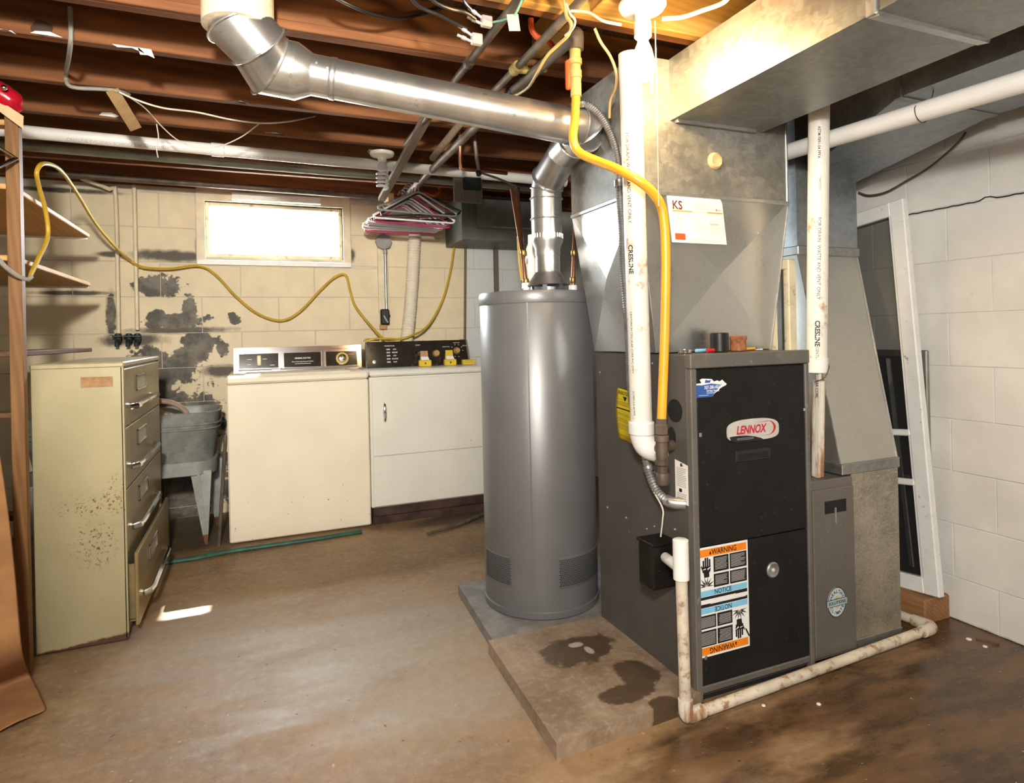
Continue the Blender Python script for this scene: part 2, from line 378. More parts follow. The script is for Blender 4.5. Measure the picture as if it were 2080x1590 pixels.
# ---- painted, peeling wall paint
def wall_mat(name, paint, right, split, patches, soot, dots=.03):
    m, nt, bs = nodes(name); pos = nt.nodes.new('ShaderNodeNewGeometry').outputs['Position']
    n1 = noise(nt, pos, 3.5, 6, .6); n2 = noise(nt, pos, 11, 6, .65); n3 = noise(nt, pos, 45, 4, .6)
    c = mix(nt, ramp(nt, n1, .25, .75), tuple(x*.88 for x in paint), tuple(min(1, x*1.06) for x in paint))
    if split is not None:
        sep = N(nt, 'ShaderNodeSeparateXYZ'); L(nt, pos, sep.inputs[0]); c = mix(nt, ramp(nt, sep.outputs[0], split-.01, split+.01), c, right)
    c = mix(nt, ramp(nt, noise(nt, pos, 16, 7, .75), .70-dots, .76-dots, 0, .75), c, (.14,.10,.06))
    if soot:
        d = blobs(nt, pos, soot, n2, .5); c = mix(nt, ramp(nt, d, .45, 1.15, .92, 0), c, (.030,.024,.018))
    if patches:
        d = blobs(nt, pos, patches, math_(nt, 'ADD', math_(nt, 'MULTIPLY', n2, .55), math_(nt, 'MULTIPLY', noise(nt, pos, 6, 8, .75), .45)), 1.9)
        bare = mix(nt, ramp(nt, n2, .35, .65), (.060,.054,.044), (.17,.15,.12))
        c = mix(nt, ramp(nt, d, .86, .98, 1, 0), c, bare)
    L(nt, c, bs.inputs['Base Color']); bs.inputs['Roughness'].default_value = .55; bs.inputs['Specular IOR Level'].default_value = .35
    bump(nt, bs, math_(nt, 'ADD', n3, n2), .25, .004); return m
M['wall_back'] = wall_mat('cream_peeling_block_paint', (.70,.60,.42), (.60,.62,.62), 1.56,
    [(0,-.56,1.55,.16,.075),(0,-.57,1.335,.05,.05),(0,-.46,1.31,.20,.055),(0,-.39,1.38,.045,.14),(0,-.33,1.16,.11,.13),(0,-.58,.98,.17,.17),(0,-.20,1.12,.05,.05),(0,-.11,1.32,.045,.04),(0,-.84,1.37,.03,.12),(0,-.42,1.05,.12,.10),(0,-.5,.6,.35,.3),(0,-.5,.22,.45,.26)],  # the two lowest entries only darken the wall behind the tub
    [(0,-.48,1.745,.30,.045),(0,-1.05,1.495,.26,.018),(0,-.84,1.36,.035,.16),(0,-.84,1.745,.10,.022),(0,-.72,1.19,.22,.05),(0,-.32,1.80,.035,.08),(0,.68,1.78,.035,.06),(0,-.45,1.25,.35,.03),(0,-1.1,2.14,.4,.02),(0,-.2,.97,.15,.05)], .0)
M['wall_right'] = wall_mat('white_block_paint', (.70,.69,.66), None, None,
    None, [(1,1.2,-.02,1.2,.03)], .015)
M['wall_plain'] = plain('dim_block_paint', (.42,.38,.31), .7, 0, .12, 4)
M['mortar'] = plain('painted_mortar', (.56,.51,.41), .7, 0, .10, 8)
M['mortar_r'] = plain('white_painted_mortar', (.66,.66,.64), .7, 0, .08, 8)

def floor_mat():
    m, nt, bs = nodes('stained_concrete_floor'); pos = nt.nodes.new('ShaderNodeNewGeometry').outputs['Position']
    mp = N(nt, 'ShaderNodeMapping'); mp.inputs['Scale'].default_value = (.8, 2.2, 1); mp.inputs['Rotation'].default_value = (0,0,.35); L(nt, pos, mp.inputs[0])
    n1 = noise(nt, pos, 1.5, 6, .6); n2 = noise(nt, mp.outputs[0], 3.0, 8, .65); n3 = noise(nt, pos, 28, 6, .7); n4 = noise(nt, pos, 120, 2)
    c = mix(nt, ramp(nt, math_(nt, 'ADD', math_(nt, 'MULTIPLY', n2, .45), math_(nt, 'MULTIPLY', n1, .55)), .32, .68), (.15,.085,.035), (.335,.212,.108))
    c = mix(nt, ramp(nt, n3, .46, .68, 0, .40), c, (.37,.28,.18))
    c = mix(nt, ramp(nt, n3, .44, .32, 0, .40), c, (.085,.050,.025))
    pale = blobs(nt, pos, [(0,.35,2.40,.80,-.62),(0,-.15,2.75,.5,-.42),(0,.5,2.0,.40,-.40)], n2, .75)  # pale centre paints the window light into the floor colour
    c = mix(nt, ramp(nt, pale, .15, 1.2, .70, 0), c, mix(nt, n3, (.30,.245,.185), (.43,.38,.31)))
    wet = blobs(nt, pos, [(0,2.1,1.25,.75,-.42),(0,2.45,1.5,.35,-.5),(0,1.15,1.40,.30,-.13),(0,1.7,1.42,.5,-.14),(0,1.5,1.1,.5,-.2)], n2, .8)
    wm = ramp(nt, wet, .45, 1.15, 1, 0)
    c = mix(nt, math_(nt, 'MULTIPLY', wm, .85), c, mix(nt, ramp(nt, n2, .35, .65), (.022,.010,.004), (.135,.066,.024)))
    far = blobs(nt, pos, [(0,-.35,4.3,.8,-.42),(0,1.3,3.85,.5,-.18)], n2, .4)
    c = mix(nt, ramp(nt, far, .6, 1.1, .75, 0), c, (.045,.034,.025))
    c = mix(nt, ramp(nt, noise(nt, pos, 48, 3), .70, .735, 0, .7), c, (.55,.48,.38))
    c = mix(nt, ramp(nt, noise(nt, pos, 33, 4), .31, .27, 0, .8), c, (.03,.02,.012))
    L(nt, c, bs.inputs['Base Color'])
    r = math_(nt, 'SUBTRACT', ramp(nt, n2, .3, .7, .46, .64), math_(nt, 'MULTIPLY', wm, .26))
    L(nt, r, bs.inputs['Roughness']); bump(nt, bs, math_(nt, 'ADD', n3, math_(nt, 'MULTIPLY', n4, .5)), .18, .004)
    return m
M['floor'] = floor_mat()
def pad_mat():
    m, nt, bs = nodes('damp_pad_concrete'); pos = nt.nodes.new('ShaderNodeNewGeometry').outputs['Position']
    n1 = noise(nt, pos, 5, 7, .65); n2 = noise(nt, pos, 40, 6, .7)
    c = mix(nt, ramp(nt, n1, .3, .7), (.165,.108,.06), (.34,.25,.17)); c = mix(nt, ramp(nt, n2, .5, .75, 0, .5), c, (.42,.36,.30))
    d = blobs(nt, pos, [(0,1.05,1.97,.15,-.09),(0,1.14,1.74,.075,-.09),(0,1.05,1.665,.11,-.05),(0,1.12,1.57,.05,-.05)], n1, 1.1)
    wm = ramp(nt, d, .8, 1.02, 1, 0); c = mix(nt, math_(nt, 'MULTIPLY', wm, .85), c, (.060,.036,.020))
    w2 = blobs(nt, pos, [(0,1.05,2.0,.03,-.018),(0,1.075,1.95,.016,-.03)], n1, 1.6); c = mix(nt, ramp(nt, w2, .6, 1.0, .7, 0), c, (.55,.50,.45))
    L(nt, c, bs.inputs['Base Color']); L(nt, math_(nt, 'SUBTRACT', .62, math_(nt, 'MULTIPLY', wm, .3)), bs.inputs['Roughness']); bump(nt, bs, n2, .3, .006); return m
M['pad'] = pad_mat()
M['pad_grey'] = plain('grey_pad_concrete', (.20,.185,.165), .7, 0, .2, 14, .3, dirt=((.34,.31,.28), .2, 40))
def cab_mat():
    m, nt, bs = nodes('cabinet_tan_paint'); co = coords(nt); pos = nt.nodes.new('ShaderNodeNewGeometry').outputs['Position']
    n1 = noise(nt, pos, 4, 4); n2 = noise(nt, pos, 120, 4, .65); n3 = noise(nt, pos, 14, 4)
    c = mix(nt, ramp(nt, n1, .3, .7), (.30,.262,.145), (.35,.305,.175))
    d = blobs(nt, pos, [(0,-.56,.545,.20,.06),(0,-.50,.58,.06,.10),(0,-.58,.40,.10,.12)], n3, .5)
    sp = math_(nt, 'MULTIPLY', ramp(nt, d, .3, 1.1, 1, 0), ramp(nt, n2, .56, .61)); c = mix(nt, sp, c, (.12,.05,.02))
    d2 = blobs(nt, pos, [(0,-.50,.010,.12,.030),(0,-.62,.0,.2,.020)], n3, .6); c = mix(nt, ramp(nt, d2, .7, 1.0, 1, 0), c, (.075,.028,.014))
    L(nt, c, bs.inputs['Base Color']); bs.inputs['Roughness'].default_value = .45; return m
M['cab_side'] = cab_mat()

# ------------------------------------------------------------------ lettering
def text_mesh(s, size, shear=0.0, bold=0.0):
    cu = bpy.data.curves.new('lettering_source', 'FONT'); cu.body = s; cu.size = size; cu.align_x = 'CENTER'; cu.align_y = 'CENTER'; cu.shear = shear; cu.offset = bold
    cu.resolution_u = 3
    o = bpy.data.objects.new('lettering_source', cu); COL.objects.link(o)
    dg = bpy.context.evaluated_depsgraph_get(); me = bpy.data.meshes.new_from_object(o.evaluated_get(dg))
    v = [tuple(p.co) for p in me.vertices]; f = [tuple(p.vertices) for p in me.polygons]
    bpy.data.objects.remove(o); bpy.data.curves.remove(cu); bpy.data.meshes.remove(me)
    return v, f
class Print:                                                # flat print on a surface frame: origin O, unit U (right), V (up), N outward
    def __init__(s, O, U, V, lift=.0012):
        s.O, s.U, s.V = Vector(O), Vector(U).normalized(), Vector(V).normalized(); s.N = s.U.cross(s.V).normalized(); s.l = lift; s.mb = MB(); s.mats = []
    def mi(s, m):
        if m not in s.mats: s.mats.append(m)
        return s.mats.index(m)
    def P(s, x, y, k=1): return s.O + s.U*x + s.V*y + s.N*(s.l*k)
    def rect(s, x0, y0, x1, y1, m, k=1): s.mb.quad(s.P(x0,y0,k), s.P(x1,y0,k), s.P(x1,y1,k), s.P(x0,y1,k), s.mi(m)); return s
    def poly(s, pts, m, k=1): s.mb.poly([s.P(x,y,k) for x, y in pts], s.mi(m)); return s
    def text(s, t, x, y, size, m, k=2, rot=0, shear=0, bold=0, sx=1.0):
        v, f = text_mesh(t, size, shear, bold); c, q = math.cos(rot), math.sin(rot)
        s.mb.add([s.P(x+(a*sx*c-b*q), y+(a*sx*q+b*c), k) for a, b, _ in v], f, s.mi(m)); return s
    def lines(s, x0, y0, x1, y1, n, m, k=2, fill=.5, flip=False):
        h = (y1-y0)/n
        for i in range(n):
            e = x1 - (x1-x0)*random.choice((0,.03,.05,.1,.02,.3) if i % 4 == 3 else (0,.03,.05,.08))
            a, b = (x0, e) if not flip else (x0+(x1-e), x1)
            s.rect(a, y0+h*(i+.5-fill/2), b, y0+h*(i+.5+fill/2), m, k)
        return s
    def done(s, name, parent): return tag(ob(name, s.mb, s.mats, parent, 0), kind='stuff')
def sheet(name, parent, O, U, V, pts, m, t=.0008):          # thin label with real thickness
    U, V = Vector(U).normalized(), Vector(V).normalized(); n = U.cross(V).normalized()
    mb = MB().prism([Vector(O)+U*x+V*y for x, y in pts], n, t); return ob(name, mb, m, parent, 0)
def aY(px, py, Y):                                          # survey helper: where the sight line of a measured image point meets the vertical plane y = Y
    u, v = (px-1040)/1270, (py-680)/1270
    r, d = u*math.cos(PHI)-v*math.sin(PHI), u*math.sin(PHI)+v*math.cos(PHI)
    dx, dy = r*math.cos(TH)+math.sin(TH), -r*math.sin(TH)+math.cos(TH)
    return (dx*Y/dy, Y, 1.17-d*Y/dy)

# ================================================================== STRUCTURE
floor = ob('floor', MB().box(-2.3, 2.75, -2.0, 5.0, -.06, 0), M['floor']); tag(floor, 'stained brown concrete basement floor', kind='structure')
WINX0, WINX1, WINZ0, WINZ1 = -.285, .625, 1.745, 2.125

def clip_blocks(lines, y0, y1):                              # [(u0,u1,z0,z1)] minus the window opening
    out = []
    for u0, u1, z0, z1 in lines:
        a0, a1, c0, c1 = WINX0-.055, WINX1+.055, WINZ0-.06, WINZ1+.09
        if u1 <= a0 or u0 >= a1 or z1 <= c0 or z0 >= c1: out.append((u0, u1, z0, z1)); continue
        if z0 < c0: out.append((u0, u1, z0, c0))
        if z1 > c1: out.append((u0, u1, c1, z1))
        zz0, zz1 = max(z0, c0), min(z1, c1)
        if u0 < a0: out.append((u0, a0, zz0, zz1))
        if u1 > a1: out.append((a1, u1, zz0, zz1))
    return [b for b in out if b[1]-b[0] > .03 and b[3]-b[2] > .02]
BACK = 4.70
wb = MB()
for x0, x1, z0, z1 in ((-2.3, WINX0, 0, 2.2), (WINX1, 2.75, 0, 2.2), (WINX0, WINX1, 0, WINZ0), (WINX0, WINX1, WINZ1, 2.2)):
    wb.box(x0, x1, BACK+.005, BACK+.17, z0, z1)
wall_back = tag(ob('wall_back', wb, M['mortar']), 'cream painted block wall with a small basement window', kind='structure')
cells = []
z_levels = [0.0, .072, .304, .536, .768, 1.0, 1.2315, 1.471, 1.7005, 1.9295, 2.16]
for r in range(10):
    par = 0 if r % 2 == 0 else 1
    x = -2.3 - (.14 if par else .0) ; edges = []
    k = -8
    while True:
        e = 1.39 + .487*k + (.2435 if (r % 2) == 0 else 0); k += 1
        if e < -2.3: continue
        if e > 2.6: break
        edges.append(e)
    edges = [-2.3] + edges + [2.56]
    for a, b in zip(edges, edges[1:]): cells.append((a, b, z_levels[r], z_levels[r+1]))
for u0, u1, z0, z1 in clip_blocks(cells, 0, 0):
    p = random.uniform(0, .002); g = .0022
    ob('block', MB().rbox(u0+g, u1-g, BACK-p, BACK+.03, z0+g, z1-g, .0022), M['wall_back'], wall_back, 0)
RW = 2.56
wall_right = tag(ob('wall_right', MB().box(RW+.0035, RW+.2, -2.0, BACK+.2, 0, 2.2), M['mortar_r']), 'white painted block wall beside the ducts', kind='structure')
zr = [0.0, .17, .381, .590, .797, 1.007, 1.217, 1.425, 1.638, 1.85, 2.06, 2.2]
for r in range(11):
    edges = []; base = 1.475 if r % 2 == 0 else 1.635
    k = -14
    while True:
        e = base + .32*k; k += 1
        if e < -2.0: continue
        if e > BACK-.05: break
        edges.append(e)
    edges = [-2.0] + edges + [BACK]
    for a, b in zip(edges, edges[1:]):
        if b < .55: continue
        p = random.uniform(0, .0015); g = .0014
        gz1 = .0055 if r == 7 else g; gz0 = .0055 if r == 8 else g
        ob('block', MB().rbox(RW-p, RW+.03, a+g, b-g, zr[r]+gz0, zr[r+1]-gz1, .002), M['wall_right'], wall_right, 0)
tag(ob('wall_left', MB().box(-2.3, -2.1, -2.0, BACK+.2, 0, 2.4), M['wall_plain']), 'dim block wall behind the shelves', kind='structure')
tag(ob('wall_rear', MB().box(-2.3, 2.75, -2.2, -2.0, 0, 2.4), M['wall_plain']), 'plain wall behind the viewer', kind='structure')
cr_ = [(2.558, 1.05+.02*i, 1.6385+.0012*math.sin(i*2.3)+(.010 if 20 < i < 23 else 0)) for i in range(46)]
ob('crack', MB().tube(cr_, .0022, 5), M['matteblack'], wall_right, 0)
# sill plates and rim boards on top of the block walls
tag(ob('trim_1', MB().box(-2.3, 2.56, BACK-.005, BACK+.2, 2.2, 2.4), M['joist'] ), 'brown rim board above the back wall', kind='structure')
tag(ob('trim_2', MB().box(RW+.0, RW+.19, -2.0, BACK, 2.2, 2.4), M['joist']), 'brown rim board above the right wall', kind='structure')
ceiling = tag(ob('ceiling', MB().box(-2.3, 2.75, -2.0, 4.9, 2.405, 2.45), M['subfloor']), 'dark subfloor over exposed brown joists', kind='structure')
y = -2.0
while y < 0.4: y += .14
xx = -2.3
while xx < 2.56:
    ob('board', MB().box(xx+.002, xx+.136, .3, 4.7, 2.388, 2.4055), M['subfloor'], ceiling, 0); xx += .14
for i, jy in enumerate((-1.8,-1.4,-1.0,-.6,-.2,.2,.6,1.0,1.40,1.80,2.205,2.515,2.94,3.34,3.745,4.15,4.60)):
    h0 = 2.2 + (0.0 if i % 3 else .003)
    ob('joist', MB().rbox(-2.1, 2.56, jy, jy+.042, h0, 2.388, .003), M['joist_pale'] if False else M['joist'], ceiling, 0)
    if jy == 2.205: ob('ledger_strip', MB().rbox(-2.1, 2.4, jy-.018, jy, h0, h0+.03, .003), M['joist'], ceiling, 0)
ob('blocking', MB().rbox(1.02, 1.06, 1.85, 2.20, 2.24, 2.36, .003), M['joist_pale'], ceiling, 0)
ob('blocking', MB().rbox(.86, 1.9, 1.44, 1.478, 2.205, 2.30, .003), M['joist_pale'], ceiling, 0)
ob('blocking', MB().rbox(.62, 1.9, 1.762, 1.80, 2.2, 2.385, .003), M['joist_pale'], ceiling, 0)
ob('blocking', MB().rbox(1.03, 1.20, 1.478, 1.762, 2.206, 2.245, .003), M['joist_pale'], ceiling, 0)
for (fx, fy, fz), fw, fh in (((-0.6153,2.5135,2.2045), .045, .012), ((-0.7287,2.5135,2.1941), .03, .010), ((-0.3787,2.5135,2.1866), .050, .013), ((-0.3266,2.5135,2.1755), .026, .006), ((-0.0324,2.9385,2.1957), .030, .012), ((-0.5865,3.3385,2.2169), .040, .011), ((0.1187,3.3385,2.1989), .045, .010)):
    ob('paint_flake', MB().prism([(fx-fw,fy+.001,max(fz-fh*.6,2.204)),(fx+fw*.6,fy+.001,max(fz-fh*.9,2.203)),(fx+fw,fy+.001,fz-.002),(fx+fw*.2,fy+.001,fz+fh),(fx-fw*.7,fy+.001,fz+fh*.7)], (0,-1,0), .002), M['sash_white'], ceiling, 0)
kx, ky, kz = (-0.6285,2.5135,2.2253)
ob('knot', MB().prism([(kx+.030*math.cos(a*.52)*(1+.2*math.sin(a*2.1)), ky+.001, kz+.026*math.sin(a*.52)) for a in range(12)], (0,-1,0), .0018), M['rust_base'], ceiling, 0)
# splashes of white paint left on joist edges are real flakes


# ---- window
win = tag(thing('window_1', 'small bright basement window high in the cream block wall', None, (.17, BACK, 1.9)), kind='structure')
fr = MB(); a0, a1, c0, c1 = WINX0-.05, WINX1+.05, WINZ0-.055, WINZ1+.085
yb, yf = BACK+.165, BACK-.008
fr.box(a0, WINX0, yf, yb, c0, c1); fr.box(WINX1, a1, yf, yb, c0, c1); fr.box(WINX0, WINX1, yf, yb, WINZ1, c1)
ob('jamb_surround', fr, M['painted_pipe'], win, 0)
ob('sill', MB().hexa([(a0,yf-.02,c0),(a1,yf-.02,c0),(a1,yb,c0),(a0,yb,c0)], [(a0,yf-.02,WINZ0-.025),(a1,yf-.02,WINZ0-.025),(a1,yb,WINZ0+.01),(a0,yb,WINZ0+.01)]), M['sash_white'], win, 0)
sf = MB(); ys, ye = BACK+.035, BACK+.07
for q in ((WINX0, WINX0+.028, WINZ0, WINZ1), (WINX1-.028, WINX1, WINZ0, WINZ1), (WINX0+.028, WINX1-.028, WINZ0, WINZ0+.03), (WINX0+.028, WINX1-.028, WINZ1-.026, WINZ1)): sf.rbox(q[0], q[1], ys, ye, q[2], q[3], .004)
ob('sash_frame', sf, M['sash_aged'], win, 0)
ob('pane', MB().box(WINX0+.028, WINX1-.028, BACK+.05, BACK+.053, WINZ0+.03, WINZ1-.026), M['pane'], win, 0)
tag(ob('trim_3', MB().rbox(-.115, .47, BACK-.05, BACK-.01, 2.135, 2.185, .004), M['sash_white']), 'white painted board above the window', kind='structure')
# outdoors: ground, and added unseen boards whose gap shapes the sun patch
tag(ob('exterior_ground', MB().box(-6, 7, 4.92, 16, 1.45, 1.6), plain('pale_gravel', (.55,.52,.47), .9, 0, .2, 30)), 'pale ground outside the window', kind='structure')
sun_mask = tag(thing('sun_mask_boards', 'added boards out of view that narrow the sunbeam', None, (.657, 6.51, 3.9)), kind='structure')
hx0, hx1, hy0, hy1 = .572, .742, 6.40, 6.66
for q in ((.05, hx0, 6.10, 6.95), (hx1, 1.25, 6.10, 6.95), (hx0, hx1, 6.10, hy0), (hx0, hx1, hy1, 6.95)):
    ob('board', MB().box(q[0], q[1], q[2], q[3], 3.9, 3.94), M['shelf'], sun_mask, 0)

# ================================================================== CONCRETE PADS
def slab(name, pts, z1, m, label):
    mb = MB().hexa([(x, y, 0) for x, y in pts], [(x+.0, y, z1) for x, y in pts]); o = one(name, mb, m, label, 'pad', None, 0); return o
slab('concrete_pad', [(.745,1.545),(1.26,1.575),(1.26,2.165),(.775,2.165)], .05, M['pad'], 'damp brown concrete pad at the front left of the furnace')
slab('concrete_pad', [(.795,2.17),(1.9,2.17),(1.9,2.75),(.835,2.72)], .045, M['pad_grey'], 'grey concrete pad under the water heater')

# ================================================================== FURNACE
FX0, FX1, FY0, FY1, FZ0, FZ1 = 1.252, 1.742, 1.59, 2.165, .045, 1.097
fu = thing('furnace', 'tall dark grey gas furnace with a black front between heater and duct', 'furnace', (1.5, 1.9, 0))
ob('cabinet', MB().rbox(FX0, FX1, FY0+.012, FY1, FZ0-.03, FZ1-.002, .004), M['furnace_side'], fu)
ob('base_rail', MB().box(FX0+.03, FX1-.01, FY0+.02, FY1-.05, .0, .04), M['matteblack'], fu, 0)
ob('top_rail', MB().rbox(FX0-.002, FX1+.006, FY0-.012, FY0+.02, 1.052, FZ1, .003), M['furnace_rail'], fu)
ob('side_rail', MB().rbox(FX0-.001, FX0+.022, FY0-.010, FY0+.014, FZ0-.035, 1.052, .003), M['furnace_rail'], fu)
ob('side_rail', MB().rbox(FX1-.014, FX1+.004, FY0-.010, FY0+.014, FZ0-.035, 1.052, .003), M['furnace_rail'], fu)
ob('base_channel', MB().rbox(FX0+.022, FX1-.014, FY0-.006, FY0+.012, FZ0-.01, FZ0+.012, .003), M['furnace_rail'], fu)
DX0, DX1 = FX0+.0245, FX1-.0155
ud = ob('upper_door', MB().rbox(DX0, DX1, FY0-.006, FY0+.014, .492, 1.049, .003), M['furnace_door'], fu); tag(ud, 'black upper door panel')
ld = ob('lower_door', MB().rbox(DX0, DX1, FY0-.006, FY0+.014, FZ0+.014, .489, .003), M['furnace_door'], fu); tag(ld, 'black lower door panel')
FRONT = FY0-.006
# maker's badge
bo = Vector((1.4953,1.5820,0.8422)); U, V = (1,0,0), (0,0,1)
bw = .108; bh = .033
shape = []
for i in range(40):
    a = 2*math.pi*i/40; ca, sa = math.cos(a), math.sin(a)
    e = .55
    x = bw*math.copysign(abs(ca)**e, ca); z = bh*math.copysign(abs(sa)**e, sa)
    z += .006*(1-(x/bw)**2)*(1 if z > 0 else .3) 
    shape.append((x, z))
bd = sheet('badge', fu, bo, U, V, shape, plain('silver_badge', (.62,.60,.56), .35, .3, .05), .004)
pr = Print(bo - Vector((0,.004,0)), U, V, .0005)
pr.text('LENNOX', -.012, .004, .037, M['print_red'], 2, 0, .25, .0012, .80)
arc = []; arc2 = []
for i in range(25):
    t = -1.45 + 2.95*i/24; thick = .0095*max(.10, math.cos(t*.98))
    arc.append((.058+.036*math.cos(t), .005+.0235*math.sin(t))); arc2.append((.058+(.036-thick)*math.cos(t), .005+(.0235-thick*.5)*math.sin(t)))
pts = [(-.012+.0, .0285)] if False else []
for i in range(24): pr.poly([arc2[i], arc[i], arc[i+1], arc2[i+1]], M['print_red'])
pr.poly([(.062,.0285),(.062,.0265),(.0,.024)], M['print_red']); pr.poly([(.062,-.0185),(.062,-.0170),(.015,-.0185)], M['print_red'])
pr.poly([(-.100,-.014),(-.085,-.0125),(-.06,-.012),(-.03,-.0135),(.0,-.018),(.03,-.026),(.045,-.0335),(-.02,-.0335),(-.075,-.033),(-.094,-.027)][::-1], M['print_black'])
pr.lines(-.07, -.027, .0, -.019, 2, M['print_grey'], 2, .25)
pr.done('lettering', bd)
# sight window
sw = (1.4960,1.5840,0.7641)
o = ob('sight_window', MB().rbox(sw[0]-.073, sw[0]+.073, FRONT-.003, FRONT+.004, sw[2]-.0195, sw[2]+.0185, .002), M['black'], fu)
ob('inner_pane', MB().box(sw[0]-.062, sw[0]+.062, FRONT-.0036, FRONT-.002, sw[2]-.014, sw[2]+.006), M['matteblack'], o, 0)
# lower round inspection glass
g = (1.5677,1.5840,0.3763)
o = ob('inspection_glass', MB().lathe([(.026,0),(.026,.003),(.022,.006),(.018,.004),(.0001,.004)], (g[0], FRONT, g[2]), (0,-1,0), 24), M['zinc'], fu); 
ob('lens', MB().ball((g[0], FRONT-.002, g[2]), .008, 8), M['print_grey'], o)
# door clips and screws
ob('clip', MB().rbox(DX0+.004, DX0+.013, FRONT-.004, FRONT, .838, .851, .001), M['zinc'], fu)
ob('clip', MB().rbox(DX0+.006, DX0+.015, FRONT-.004, FRONT, .142, .154, .001), M['zinc'], fu)
ob('clip', MB().rbox(DX1-.008, DX1+.0, FRONT-.004, FRONT, .89, .90, .001), M['zinc'], fu)
SC = [(1.2520,2.1300,1.0160), (1.2520,1.7820,1.0625), (1.2520,1.7103,0.9222), (1.2520,2.0966,0.4962), (1.2520,1.9657,0.4904), (1.2520,1.8355,0.4851), (1.2520,1.7914,0.5058), (1.2520,1.7873,0.6915), (1.2520,1.6774,0.5275), (1.2520,1.6494,0.6047), (1.2520,1.6296,0.7456), (1.2520,2.1112,-0.0241)]
for p in SC:
    ob('screw', MB().lathe([(.0048,0),(.0048,.002),(.003,.004),(.0001,.0042)], (FX0, p[1], p[2]), (-1,0,0), 8), M['zinc'], fu)
# knockout holes in the side
k1 = (1.2520,1.6638,0.9140); k2 = (1.2520,1.6849,0.8252)
ob('knockout_hole', MB().lathe([(.0375,0),(.0375,.0012),(.0345,.0012),(.0345,.0004),(.0001,.0004)], (FX0, k1[1], k1[2]), (-1,0,0), 28), M['matteblack'], fu)
mbk = MB().lathe([(.030,0),(.030,.001),(.0001,.001)], (0,0,0), (-1,0,0), 24)
mbk.xf(Matrix.Translation((FX0, k2[1], k2[2])) @ Matrix.Diagonal((1,.75,1.15,1))); ob('gas_inlet_hole', mbk, M['matteblack'], fu)
# service notice on the side
n0 = Vector((1.2520,1.6668,0.6847)); U2, V2 = (0,-1,0), (0,0,1)
q0, q1 = (1.2520,1.6692,0.6890), (1.2520,1.6046,0.6946); wN = q0[1]-q1[1]; hN = .068
nl = sheet('notice_label', fu, (FX0, q0[1], q0[2]-hN), U2, V2, [(0,0),(wN,0),(wN,2*hN-.01),(0,2*hN)], M['paper'])
pr = Print((FX0-.0008, q0[1], q0[2]-hN), U2, V2, .0006)
pr.rect(.028,.118,wN-.028,.128,M['print_black']); pr.lines(.008,.052,wN-.008,.115,11,M['print_grey'],1,.45); pr.rect(.02,.036,wN-.03,.047,M['print_black']); pr.lines(.008,.008,wN-.008,.034,4,M['print_grey'],1,.5)
pr.done('lettering', nl)
# yellow energy label, curling off the side panel
e0 = Vector((1.2500,2.0036,0.9652)); e1 = Vector((1.2500,1.8908,0.7785)); eh = e0.z-e1.z; ew = e0.y-e1.y
mb = MB(); G = []
for i in range(7):
    for j in range(9):
        u, v = i/6, j/8
        lift = .002 + .012*max(0, u-.5)*(1.2-v)**2 + .02*max(0, v-.8)*max(0, u-.2)*4 + .004*math.sin(v*5)*u
        G.append((FX0-.003-lift, e0.y - ew*u + .012*math.sin(v*4-.5), e1.z + eh*v - .008*u))
mb.add(G, [(i*9+j, i*9+j+1, (i+1)*9+j+1, (i+1)*9+j) for i in range(6) for j in range(8)])
el = ob('energy_label', mb, M['caution_yellow'], fu); tag(el, 'curling yellow energy label')
md = el.modifiers.new('thickness', 'SOLIDIFY'); md.thickness = .0006
def el_pt(u, v, d=.0012):
    lift = .002 + .012*max(0, u-.5)*(1.2-v)**2 + .02*max(0, v-.8)*max(0, u-.2)*4 + .004*math.sin(v*5)*u
    return (FX0-.003-lift-d, e0.y - ew*u + .012*math.sin(v*4-.5), e1.z + eh*v - .008*u)
mb = MB()
def el_rect(u0, v0, u1, v1, nseg=6):
    for i in range(nseg):
        a, b = u0+(u1-u0)*i/nseg, u0+(u1-u0)*(i+1)/nseg; mb.quad(el_pt(a,v0), el_pt(b,v0), el_pt(b,v1), el_pt(a,v1))
v_, f_ = text_mesh('ENERGYGUIDE', .16, .0, .004)
mb.add([el_pt(min(.97, .5+x*.75), .92+y*.62) for x, y, _ in v_], f_)
el_rect(.08,.60,.95,.625); 
for vv in (.74,.71,.68,.52,.49,.42,.39,.36,.30,.27,.24,.21,.10,.07): el_rect(.10, vv, random.uniform(.6,.95), vv+.008)
for vv in (.80,.785,.56,.455,.33,.17,.14): el_rect(.04, vv, .97, vv+.003)
mb.add([el_pt(.40,.86),el_pt(.62,.86),el_pt(.66,.80),el_pt(.52,.77),el_pt(.44,.82)], [(0,1,2,3,4)])
ob('lettering', mb, M['print_black'], el, 0)
# torn blue service sticker
b0 = Vector((1.2693,1.5840,0.9610)); bx = (1.3938,1.5840,0.9820)[0]-b0.x; bz = (1.2722,1.5840,1.0008)[2]-b0.z
b0 = Vector((b0.x, FRONT, b0.z)); top = (1.2956,1.5840,1.0197)[2]-b0.z
torn = [(0,0),(bx*.54,.0),(bx*.60,.010),(bx*.72,.018),(bx*.80,.026),(bx*.98,.034),(bx,.038),(bx*.93,.044),(bx*.86,.052),(bx*.78,top-.012),(bx*.70,top-.008),(bx*.6,top-.011),(bx*.52,top-.003),(bx*.36,top-.001),(bx*.22,top),(bx*.15,top-.004),(bx*.2,top-.014),(bx*.06,bz+.004),(0,bz)]
bs_ = sheet('service_sticker', fu, b0, U, V, torn, M['print_white'], .0007); tag(bs_, 'torn blue and white service sticker')
pr = Print(b0-Vector((0,.0007,0)), U, V, .0004)
